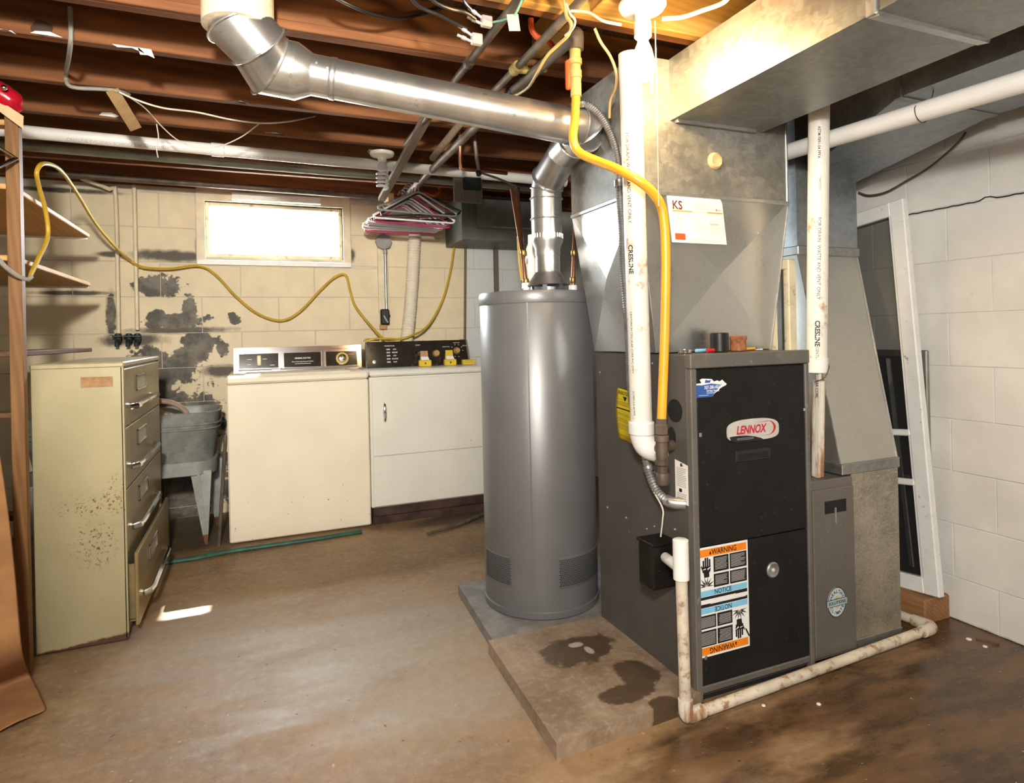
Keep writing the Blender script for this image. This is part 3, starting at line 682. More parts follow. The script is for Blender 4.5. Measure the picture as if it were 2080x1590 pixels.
pr.poly([(0,0),(bx*.54,0),(bx*.60,.012),(bx*.74,.026),(bx*.86,.040),(bx*.8,bz-.003),(bx*.5,bz+.002),(bx*.2,bz-.002),(0,bz)], M['print_navy'])
pr.text('507-280-HEAT', bx*.56, bz*.75, .0145, M['print_white'], 2, 0, 0, .0003, .78); pr.text('24 Hour Service', bx*.55, bz*.48, .010, M['print_white'], 2, 0, 0, .0002, .75)
pr.lines(bx*.36, bz*.26, bx*.62, bz*.36, 1, M['print_white'], 2, .4); pr.lines(bx*.1, bz*.12, bx*.42, bz*.18, 1, M['print_white'], 2, .5)
pr.poly([(bx*.3,top-.014),(bx*.33,top-.004),(bx*.42,top-.007),(bx*.5,top-.005),(bx*.46,top-.014)][::-1], M['print_navy'])
pr.done('lettering', bs_)
# large warning label
wx0 = (1.2565,1.5840,0.4917)[0]; wx1 = (1.4645,1.5840,0.4841)[0]; wz1 = ((1.2565,1.5840,0.4917)[2]+(1.4626,1.5840,0.4908)[2])/2; wz0 = ((1.2566,1.5840,0.1471)[2]+(1.4571,1.5840,0.1493)[2])/2
W, H_ = wx1-wx0, wz1-wz0
wo = Vector((wx0, FRONT, wz0)); wlb = sheet('warning_label', fu, wo, U, V, [(0,0),(W,0),(W,H_),(0,H_)], M['print_white']); tag(wlb, 'white label with orange warning and blue notice bands')
for half in (0, 1):
    O_ = wo - Vector((0,.0008,0)); Ux, Vx = Vector(U), Vector(V)
    if half: O_ = O_ + Vector((W,0,H_/2)) ; Ux, Vx = -Ux, -Vx
    else: O_ = O_ + Vector((0,0,H_/2))
    # both halves read outward from the middle of the sheet, the lower one upside down
    pr = Print(O_, Ux, Vx, .0004); pr.N = Vector((0,-1,0)); h = H_/2; b = .006
    kk = h/.268
    pr.rect(b, h-.047*kk, W-b, h-.010*kk, M['print_orange']); pr.text('WARNING', W*.54, h-.029*kk, .024, M['print_black'], 2, 0, 0, .0004, .85)
    pr.poly([(W*.25,h-.038*kk),(W*.295,h-.038*kk),(W*.272,h-.019*kk)], M['print_black'], 2)
    c1, c2 = W*.33, W*.64; y1, y2, y3 = h-.052*kk, h-.135*kk, h-.208*kk
    for ya, yb in ((y1, y2+.004), (y2-.002, y3+.003)):
        pr.rect(c1, yb, c2-.004, ya, M['print_black']); pr.rect(c2, yb, W-b, ya, M['print_black'])
        pr.lines(c1+.006, yb+.006, c2-.010, ya-.005, 9, M['print_white'], 2, .22); pr.lines(c2+.005, yb+.005, W-b-.006, ya-.004, 11, M['print_white'], 2, .22)
    # hand with a bolt, and a burst
    hx, hz = W*.20, h-.098*kk
    for k, (fx, fl) in enumerate(((-.012,.022),(-.004,.030),(.004,.030),(.012,.024))): pr.rect(hx+fx-.0032, hz, hx+fx+.0032, hz+fl, M['print_black'])
    pr.poly([(hx-.016,hz-.016),(hx+.014,hz-.016),(hx+.016,hz+.002),(hx-.016,hz+.002)], M['print_black']); pr.poly([(hx-.010,hz-.032),(hx+.010,hz-.032),(hx+.010,hz-.016),(hx-.012,hz-.016)], M['print_black'])
    pr.poly([(hx-.022,hz+.004),(hx-.016,hz-.012),(hx-.012,hz-.008),(hx-.019,hz+.008)], M['print_black'])
    pr.poly([(hx-.018,hz-.007),(hx-.004,hz-.002),(hx-.004,hz-.007),(hx+.018,hz+.001),(hx+.004,hz-.010),(hx+.003,hz-.006)], M['print_white'], 2)
    pr.poly([(hx-.043,hz+.030),(hx-.038,hz+.032),(hx-.026,hz+.010),(hx-.022,hz+.000),(hx-.030,hz+.006)], M['print_black'])
    bx_, bz_ = W*.19, h-.178*kk; st = []
    for i in range(15):
        a = math.pi*(i/14); r_ = .034 if i % 2 == 0 else .014
        st.append((bx_+r_*math.cos(a)*1.0, bz_-.010+r_*math.sin(a)*1.0))
    for i in range(0, 13, 2): pr.poly([st[i], st[i+1], (bx_+.004*math.cos(math.pi*(i+1)/14), bz_-.010)] , M['print_black']); pr.poly([st[i+1], st[i+2], (bx_+.004*math.cos(math.pi*(i+1)/14), bz_-.010)], M['print_black'])
    pr.rect(b, h-.240*kk, W-b, h-.212*kk, M['print_blue']); pr.text('NOTICE', W*.5, h-.226*kk, .022, M['print_black'], 2, 0, 0, .0003, .85)
    pr.rect(b, .006, W-b, h-.242*kk, M['print_black']); pr.lines(W*.06, h-.262*kk, W*.78, h-.252*kk, 1, M['print_white'], 2, .3)
    pr.done('lettering', wlb)

# ================================================================== CONDENSATE TRAP AND DRAIN
tr = thing('condensate_trap', 'black dusty trap box fixed to the furnace side by the drain tee', 'trap', (1.2, 1.70, .345))
ob('box', MB().rbox(1.157, 1.2505, 1.668, 1.75, .345, .488, .006), M['trap'], tr)
ob('lid', MB().rbox(1.152, 1.2505, 1.662, 1.752, .486, .497, .003), M['trap'], tr)
dp = thing('drain_pipe', 'stained white plastic drain pipe running from the trap down along the floor', 'pipe', (1.165, 1.53, 0))
ob('tee_fitting', MB().lathe([(.0205,0),(.0235,.002),(.0235,.118),(.0205,.12)], (1.161,1.53,.432), (0,0,1), 20).lathe([(.016,0),(.016,.12)], (1.163,1.545,.462), (.32,1,-.1), 16), M['pvc_clean'], dp)
ob('riser', MB().tube([(1.161,1.53,.44),(1.166,1.53,.045)], .0175, 16), M['drain'], dp)
ob('elbow', MB().tube(smooth([(1.166,1.53,.075),(1.166,1.53,.045),(1.172,1.531,.026),(1.192,1.533,.021),(1.232,1.537,.021)], 4), .0215, 14), M['pvc_rusty'], dp)
ob('floor_run', MB().tube([(1.215,1.535,.020),(2.290,1.572,.036)], .0175, 16), M['drain'], dp)
ob('elbow', MB().tube(smooth([(2.275,1.571,.036),(2.315,1.573,.036),(2.338,1.585,.036),(2.340,1.61,.035),(2.335,1.65,.034)], 4), .022, 14), M['drain'], dp)
ob('return_run', MB().tube([(2.336,1.64,.034),(2.325,1.90,.030)], .0175, 14), M['drain'], dp)

# ================================================================== WHITE VENT PIPES
def wrap_text(parent, name, items, p0, p1, r, facing, mat, flip=-1):
    p0, p1 = Vector(p0), Vector(p1); ax = (p1-p0).normalized(); f = Vector(facing); f = (f-ax*f.dot(ax)).normalized(); sd = ax.cross(f); mb = MB()
    for t, d, size, ang, bold in items:
        v, fc = text_mesh(t, size, 0, bold)
        pts = []
        for x, y, _ in v:
            a = ang + flip*y/r; pts.append(p0 + ax*(d+x) + (f*math.cos(a)+sd*math.sin(a))*(r+.0006))
        mb.add(pts, fc)
    return tag(ob(name, mb, mat, parent, 0), kind='stuff')
pv = thing('vent_pipe', 'white plastic exhaust pipe leaning down to an elbow in the furnace side', 'pipe', (1.19, 1.765, .80))
A, B = Vector((1.1404,1.7100,2.0664)), Vector((1.1879,1.7600,0.8526))
ob('pipe', MB().tube([A, B], .0365, 24), M['pvc'], pv)
ob('elbow', MB().lathe([(.0405,0),(.043,.003),(.043,.04),(.0405,.043)], B+Vector((0,0,-.022)), (A-B), 26).tube(smooth([B+Vector((0,0,.0)), B+Vector((.002,0,-.03)), B+Vector((.016,-.006,-.062)), B+Vector((.05,-.016,-.078)), B+Vector((.075,-.02,-.08))], 5), .0395, 22), M['pvc_clean'], pv)
wrap_text(pv, 'lettering', [('FOR DRAIN WASTE AND VENT ONLY', .40, .017, .62, 0), ('CRESLINE', .66, .022, .66, .0006), ('CENTURION CELLULAR CORE PVC-DWV', .93, .011, .80, 0), ('SCHEDULE 40 PIPE', 1.13, .010, .80, 0)], A, B, .0365, (-.42,-.9,0), M['print_black'])
pr_ = thing('vent_pipe', 'stained white plastic pipe standing upright on the air cleaner right of the furnace', 'pipe', (1.835, 1.643, .645))
A, B = Vector((1.8434,1.6000,1.9715)), Vector((1.835,1.643,.645))
mid = B + (A-B)*.30
ob('pipe', MB().tube([A, mid], .0345, 24), M['pvc'], pr_)
ob('coupling', MB().lathe([(.034,0),(.0375,.002),(.0375,.05),(.034,.052)], mid-(A-B).normalized()*.03, (A-B), 24), M['pvc_clean'], pr_)
ob('rusty_tail', MB().lathe([(.021,0),(.021,.34)], B+Vector((.010,0,0)), (A-B), 14).obox(B+Vector((-.012,-.02,0)), mid+Vector((-.012,-.02,0)), (.006,0,0), (0,.006,0)), M['pvc_rusty'], pr_)
ob('tie_wire', MB().tube(smooth([mid+Vector((-.036,-.02,-.06)), mid+Vector((-.01,-.04,-.045)), mid+Vector((.02,-.034,-.01)), mid+Vector((.036,-.01,.0))], 5), .002, 6), M['brown_cable'], pr_)
wrap_text(pr_, 'lettering', [('ASTM F891-04 PPFA', .16, .013, .15, .0002), ('1294/2/2003', .30, .010, .05, 0), ('FOR DRAIN  WASTE AND VENT ONLY', .56, .0165, .08, .0), ('CRESLINE', .82, .021, .15, .0008), ('CENTURION CELLULAR CORE', .955, .013, .15, .0)], A, B, .0345, (-.62,-.78,0), M['print_grey'] if False else M['print_black'])
ph = thing('vent_pipe', 'white plastic pipe hung level under the return duct at upper right', 'pipe', (1.93, 1.0, 1.82))
ob('pipe', MB().tube([(1.93,-.35,1.765),(1.93,1.02,1.822),(1.93,2.18,1.871)], .0305, 24), M['pvc_clean'], ph)
ob('hanger_wire', MB().tube(smooth([(1.965,1.28,1.92),(1.958,1.29,1.868),(1.934,1.295,1.8615),(1.903,1.30,1.848),(1.899,1.30,1.83),(1.912,1.30,1.808),(1.935,1.30,1.80),(1.957,1.30,1.812)], 4), .0016, 6), M['brown_cable'], ph)

# ================================================================== SUPPLY PLENUM AND TRUNK DUCT
PY0 = 1.75
pl = thing('supply_plenum', 'galvanized sheet metal plenum with crossed creases on top of the furnace', 'duct', (1.5, 1.95, 1.10))
zb, zt, ztop = 1.099, 1.637, 2.09
bt = [(1.250,PY0,zb),(1.742,PY0,zb),(1.742,2.165,zb),(1.250,2.165,zb)]; tp = [(1.190,PY0,zt),(1.845,PY0,zt),(1.845,2.22,zt),(1.190,2.22,zt)]
def creased(mb, a, b, c, d, out, h=.010):                 # a pyramid-creased panel a,b,c,d (ccw from outside)
    a, b, c, d = map(Vector, (a,b,c,d)); m = (a+b+c+d)/4 + Vector(out)*h; mb.add([a,b,c,d,m], [(0,1,4),(1,2,4),(2,3,4),(3,0,4)])
mb = MB(); creased(mb, bt[0], bt[1], tp[1], tp[0], (0,-1,0), .026); creased(mb, bt[3], bt[0], tp[0], tp[3], (-1,0,0), .026); creased(mb, bt[1], bt[2], tp[2], tp[1], (1,0,0)); creased(mb, bt[2], bt[3], tp[3], tp[2], (0,1,0))
ob('tapered_box', mb, galv('plenum_sheet', (.56,.57,.56), .30, 60, .07), pl, 1)
mb = MB().box(1.190, 1.84, PY0-.002, 2.22, zt, ztop); ob('upper_box', mb, M['galv_old'], pl, 0)
sm = MB()
sm.rbox(1.187, 1.850, PY0-.006, PY0+.004, zt-.008, zt+.006, .002); sm.rbox(1.184, 1.194, PY0-.004, 2.22, zt-.008, zt+.006, .002)
sm.tube([(1.748,PY0,zb),(1.849,PY0,zt)], .003, 6).tube([(1.246,PY0,zb),(1.187,PY0,zt)], .003, 6)
sm.rbox(1.836, 1.846, PY0-.006, PY0+.01, zt, ztop, .002)
ob('seam', sm, M['galv'], pl)
f_ = (1.5076,1.7450,1.7627)
mb = MB(); mb.lathe([(.031,0),(.030,.006),(.022,.013),(.014,.010),(.006,.014),(.0001,.012)], (f_[0], PY0-.002, f_[2]), (0,-1,0), 18); ob('foam_plug', mb, M['foam'], pl, 60)
# company sticker on the tapered front (follows the crease plane)
def on_front(px, py):
    return None
s00 = Vector((1.3060,1.7315,1.4689)); s10 = Vector((1.5376,1.7315,1.4687)); s01 = Vector((1.3038,1.7470,1.6308)); s11 = Vector((1.5446,1.7470,1.6205))
Us = (s10-s00); Ws = Us.length; Vs = (s01-s00); Vs = Vs - Us.normalized()*Vs.dot(Us.normalized()); Hs = Vs.length
lab = sheet('service_label', pl, s00, Us, Vs, [(0,0),(Ws,0),(Ws-.004,Hs*.9),(Ws-.012,Hs),(-.006,Hs)], M['paper']); tag(lab, 'white service label with red corner')
pr = Print(s00, Us, Vs, .0012)
pr.rect(.012,Hs*.66,Ws*.40,Hs*.69,M['print_gold']); pr.rect(Ws*.40,Hs*.665,Ws*.70,Hs*.685,plain('pale_gold_print', (.75,.62,.35), .6, 0, .05)); pr.rect(Ws*.68,Hs*.66,Ws*.97,Hs*.695,M['print_gold'])
pr.text('KS', Ws*.14, Hs*.79, .042, plain('maroon_print', (.12,.035,.02), .5, 0, .05), 2, 0, 0, .0008, .9); pr.rect(.010,Hs*.715,Ws*.08,Hs*.735,M['print_gold']); pr.rect(Ws*.18,Hs*.86,Ws*.26,Hs*.875,M['print_gold'])
pr.text('24 Hour Emergency Service', Ws*.56, Hs*.84, .0125, M['print_pink'], 2); pr.text('Phone (507) 280-0099', Ws*.58, Hs*.755, .013, M['print_grey'], 2)
pr.rect(Ws*.85,Hs*.72,Ws*.87,Hs*.77,M['print_red']); pr.rect(Ws*.875,Hs*.73,Ws*.94,Hs*.76,M['print_pink'])
for cx0, cx1 in ((.03,.27),(.36,.62),(.70,.97)): pr.lines(Ws*cx0, Hs*.26, Ws*cx1, Hs*.62, 10, plain('faint_print', (.72,.70,.66), .7, 0, .02), 2, .25)
pr.lines(Ws*.70, Hs*.40, Ws*.88, Hs*.45, 1, M['print_pink'], 3, .5); pr.rect(.014,.010,Ws*.245,.032,M['print_orange'] if False else plain('red_orange_print', (.66,.09,.02), .5, 0, .1))
pr.text('TO PREVENT INJURY READ LABEL', Ws*.62, .012, .009, M['print_pink'], 2)
pr.done('lettering', lab)

td = thing('supply_trunk_duct', 'large galvanized trunk duct running from the plenum over the viewer', 'duct', (1.52, 1.0, 1.885))
TX0, TX1, TZ0, TZ1 = 1.322, 1.722, 1.885, 2.092
ob('duct_section', MB().box(TX0, TX1, 1.0, PY0-.002, TZ0, TZ1), M['galv_dull'], td, 0)
ob('duct_section', MB().box(TX0, TX1, -1.2, 1.0, TZ0, TZ1), M['galv_dull'], td, 0)
def cleat(x0, x1, y, z, name='drive_cleat', par=td): ob(name, MB().hexa([(x0,y-.016,z-.010),(x1,y-.016,z-.010),(x1,y+.012,z-.004),(x0,y+.012,z-.004)], [(x0-.006,y-.016,z+.001),(x1+.006,y-.016,z+.001),(x1+.006,y+.012,z+.001),(x0-.006,y+.012,z+.001)]), M['galv'], par, 0)
cleat(TX0+.004, TX1-.002, 1.0, TZ0); cleat(TX0+.02, TX1-.045, 1.742, TZ0)
ob('side_seam', MB().box(TX0-.004, TX0+.001, .99, 1.012, TZ0-.004, TZ1), M['galv'], td, 0)

# ================================================================== RETURN DUCT AND AIR CLEANER
rd = thing('return_duct', 'dull galvanized return duct dropping down beside the right wall', 'duct', (2.2, 1.8, 1.8))
ob('trunk', MB().box(1.916, 2.405, -.8, 1.365, 1.90, 2.10), M['galv_dark'], rd, 0)
ob('offset_piece', MB().hexa([(1.916,1.365,1.90),(2.405,1.365,1.90),(2.397,1.905,1.790),(2.114,1.905,1.815)], [(1.916,1.365,2.10),(2.405,1.365,2.10),(2.397,1.905,2.08),(2.114,1.905,2.08)]), M['galv_dark'], rd, 0)
ob('drop', MB().box(2.05, 2.393, 1.90, 2.35, 1.505, 2.08), M['galv_dark'], rd, 0)
ob('seam_band', MB().rbox(2.046, 2.398, 1.893, 2.352, 1.470, 1.507, .003), M['galv_dull'], rd, 0)
ob('taper', MB().hexa([(1.915,1.603,.683),(2.20,1.603,.683),(2.20,2.2,.683),(1.915,2.2,.683)], [(2.05,1.90,1.472),(2.388,1.90,1.472),(2.388,2.35,1.472),(2.05,2.35,1.472)]), galv('return_taper_sheet', (.50,.50,.47), .34, 40, .10), rd, 0)
ob('taper_seam', MB().tube([(1.915,1.603,.683),(2.05,1.90,1.472)], .004, 6).tube([(2.20,1.603,.683),(2.388,1.90,1.472)], .004, 6), M['galv'], rd)
ob('boot_collar', MB().rbox(1.909, 2.206, 1.594, 2.206, .648, .687, .003), M['galv_dull'], rd, 0)
ob('boot', MB().box(1.957, 2.200, 1.600, 2.2, .03, .650), galv('boot_scuffed_sheet', (.46,.43,.36), .45, 70, .5, (.55,.52,.44)), rd, 0)
ob('boot_foot', MB().rbox(1.957, 2.206, 1.5985, 2.2, .0, .055, .0015), M['galv_dull'], rd, 0)
ob('trunk_seam', MB().rbox(1.912, 2.409, 1.352, 1.378, 1.893, 2.10, .003), M['galv_dull'], rd, 0)
ac = thing('air_cleaner', 'narrow grey air filter cabinet with a round sun badge', 'air cleaner', (1.85, 1.8, 0))
ob('cabinet', MB().rbox(1.752, 1.956, 1.592, 2.18, .025, .643, .004), M['cleaner_grey'], ac)
ob('door', MB().rbox(1.757, 1.953, 1.586, 1.594, .036, .612, .003), M['cleaner_grey'], ac)
hd = ob('handle_slot', MB().box(1.811, 1.913, 1.5848, 1.588, .527, .570), M['matteblack'], ac, 0)
ob('slot_tab', MB().box(1.855, 1.862, 1.582, 1.586, .49, .545), M['zinc'], ac, 0)
bo = Vector((1.857, 1.586, .216))
mb = []
for i in range(36): a = 2*math.pi*i/36; mb.append((.043*math.cos(a), .052*math.sin(a)))
bd = sheet('badge', ac, bo, U, V, mb, plain('badge_pale_blue', (.55,.62,.64), .4, 0, .05), .0016)
pr = Print(bo-Vector((0,.0014,0)), U, V, .0005); navy = plain('badge_dark_print', (.03,.05,.07), .4, 0, .05)
for i in range(36):
    a, b = 2*math.pi*i/36, 2*math.pi*(i+1)/36
    pr.poly([(.0405*math.cos(a),.0495*math.sin(a)),(.044*math.cos(a),.0530*math.sin(a)),(.044*math.cos(b),.0530*math.sin(b)),(.0405*math.cos(b),.0495*math.sin(b))], navy)
for i in range(24):
    a = 2*math.pi*i/24; d = .12
    pr.poly([(.011*math.cos(a-d),.013*math.sin(a-d)),(.022*math.cos(a),.026*math.sin(a)),(.011*math.cos(a+d),.013*math.sin(a+d))], M['print_gold'], 2)
for wd, sgn in (('HEALTHY', 1), ('CLIMATE', -1)):
    for i, ch in enumerate(wd):
        a = math.pi/2 - sgn*(i-3)*.36 if sgn > 0 else -math.pi/2 + (i-3)*.36
        pr.text(ch, .031*math.cos(a), .037*math.sin(a), .016, navy, 2, (a-math.pi/2) if sgn > 0 else (a+math.pi/2), 0, .0004)
pr.rect(-.049,-.0135,.049,.0125,navy,2); pr.rect(-.0475,-.0115,.0475,.0105,plain('badge_band', (.36,.45,.46), .4, 0, .05),3); pr.text('SOLUTIONS', 0, -.0008, .015, navy, 4, 0, 0, .0004)
pr.done('lettering', bd)

# ================================================================== GAS LINE
gl = thing('gas_line', 'orange coated gas tube bending down to the furnace inlet tee', 'pipe', (1.0, 1.85, 2.1))
ob('drop_nipple', MB().tube([(1.0177,1.8500,2.1864), (1.0180,1.8500,2.1236)], .015, 14), M['iron'], gl)
mb = MB(); t0 = Vector((1.0181,1.8500,2.1269)); t1 = Vector((1.0178,1.8500,1.9632)); dv = (t1-t0)
for f0, f1, r0 in ((0,.22,.019),(.22,.34,.023),(.34,.46,.018),(.46,.62,.0215),(.62,1.0,.019)): mb.tube([t0+dv*f0, t0+dv*(f0+.01), t0+dv*(f1-.01), t0+dv*f1], [r0-.002, r0, r0, r0-.002], 12)
ob('taped_fitting', mb, M['tape'], gl)
ob('valve_handle', MB().rbox(*[q for p in zip((t0+dv*.35), (t0+dv*.85)) for q in (min(p)-.008, max(p)+.008)], .004).xf(Matrix.Translation((-.034,-.01,0))), M['red_cable'], gl)
path = [(1.0178,1.8500,1.9649), (1.0122,1.8500,1.8915), (0.9976,1.8400,1.8178), (1.0133,1.8300,1.7721), (1.0412,1.7700,1.7308), (1.0674,1.6800,1.6813), (1.1075,1.6300,1.6384), (1.1592,1.6200,1.5956), (1.1890,1.6200,1.5438), (1.1973,1.6200,1.4364), (1.1932,1.6200,1.2825), (1.1828,1.6200,1.0982), (1.1683,1.6200,0.8966)]
ob('tube', MB().tube(smooth(path, 6), .0148, 16), M['orange_coat'], gl)
g0 = Vector((1.1665,1.6200,0.8998))
tee = MB().lathe([(.018,0),(.0205,.003),(.0205,.03),(.017,.033),(.017,.05)], g0-Vector((0,0,.05)), (0,0,1), 6).lathe([(.020,0),(.0225,.003),(.0225,.016),(.0185,.018),(.0185,.072),(.0225,.075),(.0225,.092),(.02,.094)], g0-Vector((0,0,.145)), (0,0,1), 18)
tee.tube([g0+Vector((0,.01,-.095)), g0+Vector((.045,.05,-.10)), g0+Vector((.085,.06,-.10))], .0185, 14).lathe([(.016,0),(.016,.03)], g0-Vector((0,0,.17)), (0,0,1), 14).lathe([(.019,0),(.021,.004),(.021,.034),(.019,.037)], g0-Vector((0,0,.205)), (0,0,1), 16)
ob('drip_tee', tee, M['iron'], gl)

# ================================================================== FLEX CONDUIT
fc = thing('flex_conduit', 'ribbed grey armored cable beside the white exhaust pipe', 'conduit', (1.15, 1.84, 2.0))
pa = smooth([(1.0556,1.9200,1.9674), (1.0948,1.9200,1.9722), (1.1258,1.8900,1.9346), (1.1477,1.8600,1.8726), (1.1611,1.8400,1.8036), (1.1666,1.8300,1.7256), (1.1681,1.8300,1.6331), (1.1782,1.8350,1.5165), (1.181,1.84,1.40), (1.195,1.84,1.2), (1.21,1.85,.95), (1.2220,1.7975,0.7999)], 8)
q, r_ = ribbed(pa, .0135, .0085, .0025); ob('upper_run', MB().tube(q, r_, 10, True), M['zinc'], fc, 0)
pb = smooth([(1.2220,1.7975,0.7999), (1.2180,1.7797,0.7364), (1.2150,1.7519,0.6842), (1.2150,1.7123,0.6438), (1.2220,1.6725,0.6234)], 8)
q, r_ = ribbed(pb, .0155, .0105, .003); ob('lower_run', MB().tube(q, r_, 12, True), M['zinc'], fc, 0)
c_ = Vector((1.2320,1.6604,0.6203)); ob('connector', MB().tube(smooth([(1.2200,1.6801,0.6266), c_, c_+Vector((.03,-.03,0.0))], 3), .019, 14).lathe([(.004,0),(.006,.002),(.006,.005),(.0001,.006)], c_+Vector((-.02,-.006,.008)), (-1,0,0), 8), M['zinc'], fc)
ob('coupling_band', MB().lathe([(.0175,0),(.0175,.018)], (1.2170,1.7732,0.7211), (.02,-.03,-.1), 14), M['zinc'], fc)
q = (1.1657,1.8300,1.6902); ob('coupling_band', MB().lathe([(.0165,0),(.0165,.022)], q, (.02,0,-1), 14), M['zinc'], fc)
one('thermostat_wire', MB().tube(smooth([(1.2150,1.7979,0.8256), (1.2120,1.7902,0.7601), (1.2050,1.7384,0.6636), (1.2000,1.6717,0.6074), (1.2000,1.6705,0.5682), (1.2000,1.6831,0.5094)], 6), .0025, 6), M['white_cable'], 'thin white wire hanging past the conduit to the black trap box', 'wire')

# ================================================================== WATER HEATER
HC = Vector((1.127, 2.45, 0)); HR = .2415
wh = thing('water_heater', 'tall grey cylindrical water heater left of the furnace', 'water heater', (HC.x, HC.y, .045))
ob('base_ring', MB().lathe([(HR-.03,.0455),(HR-.002,.0455),(HR+.003,.052),(HR+.003,.074),(HR-.001,.078)], HC, (0,0,1), 64), M['heater_grey'], wh)
ob('jacket', MB().lathe([(HR-.004,.074),(HR-.001,.077),(HR-.001,1.300),(HR-.003,1.303)], HC, (0,0,1), 72), M['heater_grey'], wh)
ob('top_pan', MB().lathe([(HR+.0015,1.296),(HR+.0025,1.299),(HR+.0025,1.336),(HR-.002,1.345),(HR-.02,1.347),(HR-.06,1.343),(.0001,1.343)], HC, (0,0,1), 72), M['heater_grey'], wh)
def hang(px, py, r=HR):                                    # angle on the jacket seen at this spot
    return None
a_s = math.radians(-122.4); mb = MB()
mb.lathe([(HR+.0012,.08),(HR+.0012,1.296)], HC, (0,0,1), 2, 0, a_s-.010, a_s+.010); ob('jacket_seam', mb, M['heater_grey'], wh)
def perf(name, a0, a1, z0, z1, nu, nv):
    mb = MB(); mb.lathe([(HR+.0008,z0),(HR+.0022,z0+.003),(HR+.0022,z1-.003),(HR+.0008,z1)], HC, (0,0,1), 14, 0, a0, a1)
    g = ob(name, mb, M['heater_grey'], wh); h = MB()
    for j in range(nv):
        for i in range(nu):
            a = a0 + (a1-a0)*(i+.5+(.5 if j % 2 else 0))/(nu+.5); z = z0+.008+(z1-z0-.016)*(j+.5)/nv; da = .0026/HR; dz = .0030; R_ = HR+.0026
            h.add([HC+Vector((math.cos(a+da*c)*R_, math.sin(a+da*c)*R_, z+dz*s_)) for c, s_ in ((1,0),(.5,.87),(-.5,.87),(-1,0),(-.5,-.87),(.5,-.87))], [(0,1,2,3,4,5)])
    o = ob('perforations', h, M['matteblack'], g, 0); tag(o, kind='stuff')
perf('vent_grille', math.radians(-97.9), math.radians(-38), .165, .288, 34, 15)
perf('vent_grille', math.radians(-184), math.radians(-144.4), .165, .288, 22, 15)
for a in (-1.95, -1.25, -2.55):
    ob('screw', MB().lathe([(.004,0),(.004,.002),(.0001,.003)], HC+Vector((math.cos(a)*(HR+.002), math.sin(a)*(HR+.002), 1.318)), (math.cos(a), math.sin(a), 0), 8), M['zinc'], wh)
FX = Vector((1.146, 2.36, 0))
hd = ob('draft_hood', MB().lathe([(.086,1.374),(.088,1.376),(.054,1.425),(.052,1.43),(.052,1.50),(.050,1.50),(.050,1.43),(.083,1.378)], FX, (0,0,1), 36), M['flue'], wh)
lg = MB()
for a in (-1.2,-2.2,.4,2.2): lg.obox(FX+Vector((math.cos(a)*.066, math.sin(a)*.066, 1.343)), FX+Vector((math.cos(a)*.076, math.sin(a)*.076, 1.384)), Vector((-math.sin(a),math.cos(a),0))*.009, Vector((math.cos(a),math.sin(a),0))*.001)
ob('hood_bracket', lg, M['flue'], wh, 0)
ob('flue_stub', MB().lathe([(.050,1.34),(.050,1.366)], FX, (0,0,1), 28), M['galv_dark'], wh)
for px, yy in ((1069, 2.42), (1164, 2.50)):
    p = Vector(aY(px, 586, yy)); p.z = 1.345
    ob('nipple', MB().lathe([(.014,0),(.014,.018),(.019,.019),(.019,.042),(.014,.044)], p, (0,0,1), 14), M['pvc_clean'], wh)

# ================================================================== FLUE PIPE
rvv = Vector((1.1688,2.5800,1.5247))
ob('relief_valve', MB().lathe([(.012,1.343),(.012,1.40),(.02,1.41),(.026,1.45),(.026,1.50),(.02,1.56),(.012,1.58),(.010,1.62),(.0001,1.625)], (rvv.x, rvv.y, 0), (0,0,1), 14), M['porcelain'], wh)
fl = thing('flue_pipe', 'shiny round metal flue pipe from the water heater up across to the chimney hole', 'pipe', (.6, 2.25, 2.0))
ob('reducer', MB().lathe([(.0545,1.497),(.0545,1.53),(.066,1.555),(.0665,1.57)], FX, (0,0,1), 36), M['flue'], fl)
cr = MB()
for i in range(30):
    a = 2*math.pi*i/30; c = FX+Vector((math.cos(a)*.0655, math.sin(a)*.0655, 1.577)); cr.obox(c-Vector((0,0,.010)), c+Vector((0,0,.010)), Vector((-math.sin(a),math.cos(a),0))*.002, Vector((math.cos(a),math.sin(a),0))*.0012)
ob('crimp', cr, M['flue'], fl)
ob('lower_pipe', MB().lathe([(.0635,1.56),(.0640,1.60),(.0640,1.645)], FX, (0,0,1), 36), M['flue'], fl)
def gored(path, r, parent, name, ring=True, n=36):
    P = [Vector(p) for p in path]; rr = r if isinstance(r, (list, tuple)) else [r]*len(P)
    for i in range(len(P)-1):
        mbx = MB().tube(P, rr, n, False); s_ = MB(); s_.v = mbx.v[i*n:(i+2)*n]; s_.f = [(j, (j+1) % n, n+(j+1) % n, n+j) for j in range(n)]; s_.m = [0]*n
        ob(name, s_, M['flue'], parent)
    if ring:
        mbx = MB().tube(P, [x+.0028 for x in rr], n, False)
        for i in range(1, len(P)-1):
            pts = [Vector(v) for v in mbx.v[i*n:(i+1)*n]]; s_ = MB().tube(pts+pts[:2], .0036, 6, False); ob('seam_ring', s_, M['flue'], parent)
e1 = [tuple(FX+Vector((0,0,1.63))), tuple(FX+Vector((0,0,1.65))), tuple(FX+Vector((0,0,1.735))), (1.147,2.357,1.775), (1.146,2.338,1.812), (1.1488,2.1900,1.8847)]
gored(e1, .0640, fl, 'pipe_section')
e2 = [(1.1492,2.1950,1.8842), (1.1348,2.0700,1.8963), (1.1295,2.0000,1.8965), (1.1236,1.9850,1.9110), (1.0987,1.9800,1.9156), (1.0469,1.9800,1.9118)]
gored(e2, [.0655,.0665,.0665,.0665,.0665,.0655], fl, 'elbow_gore')
m0 = Vector((1.0627,1.9800,1.9117)); m1 = Vector((0.2661,2.1200,2.0247))
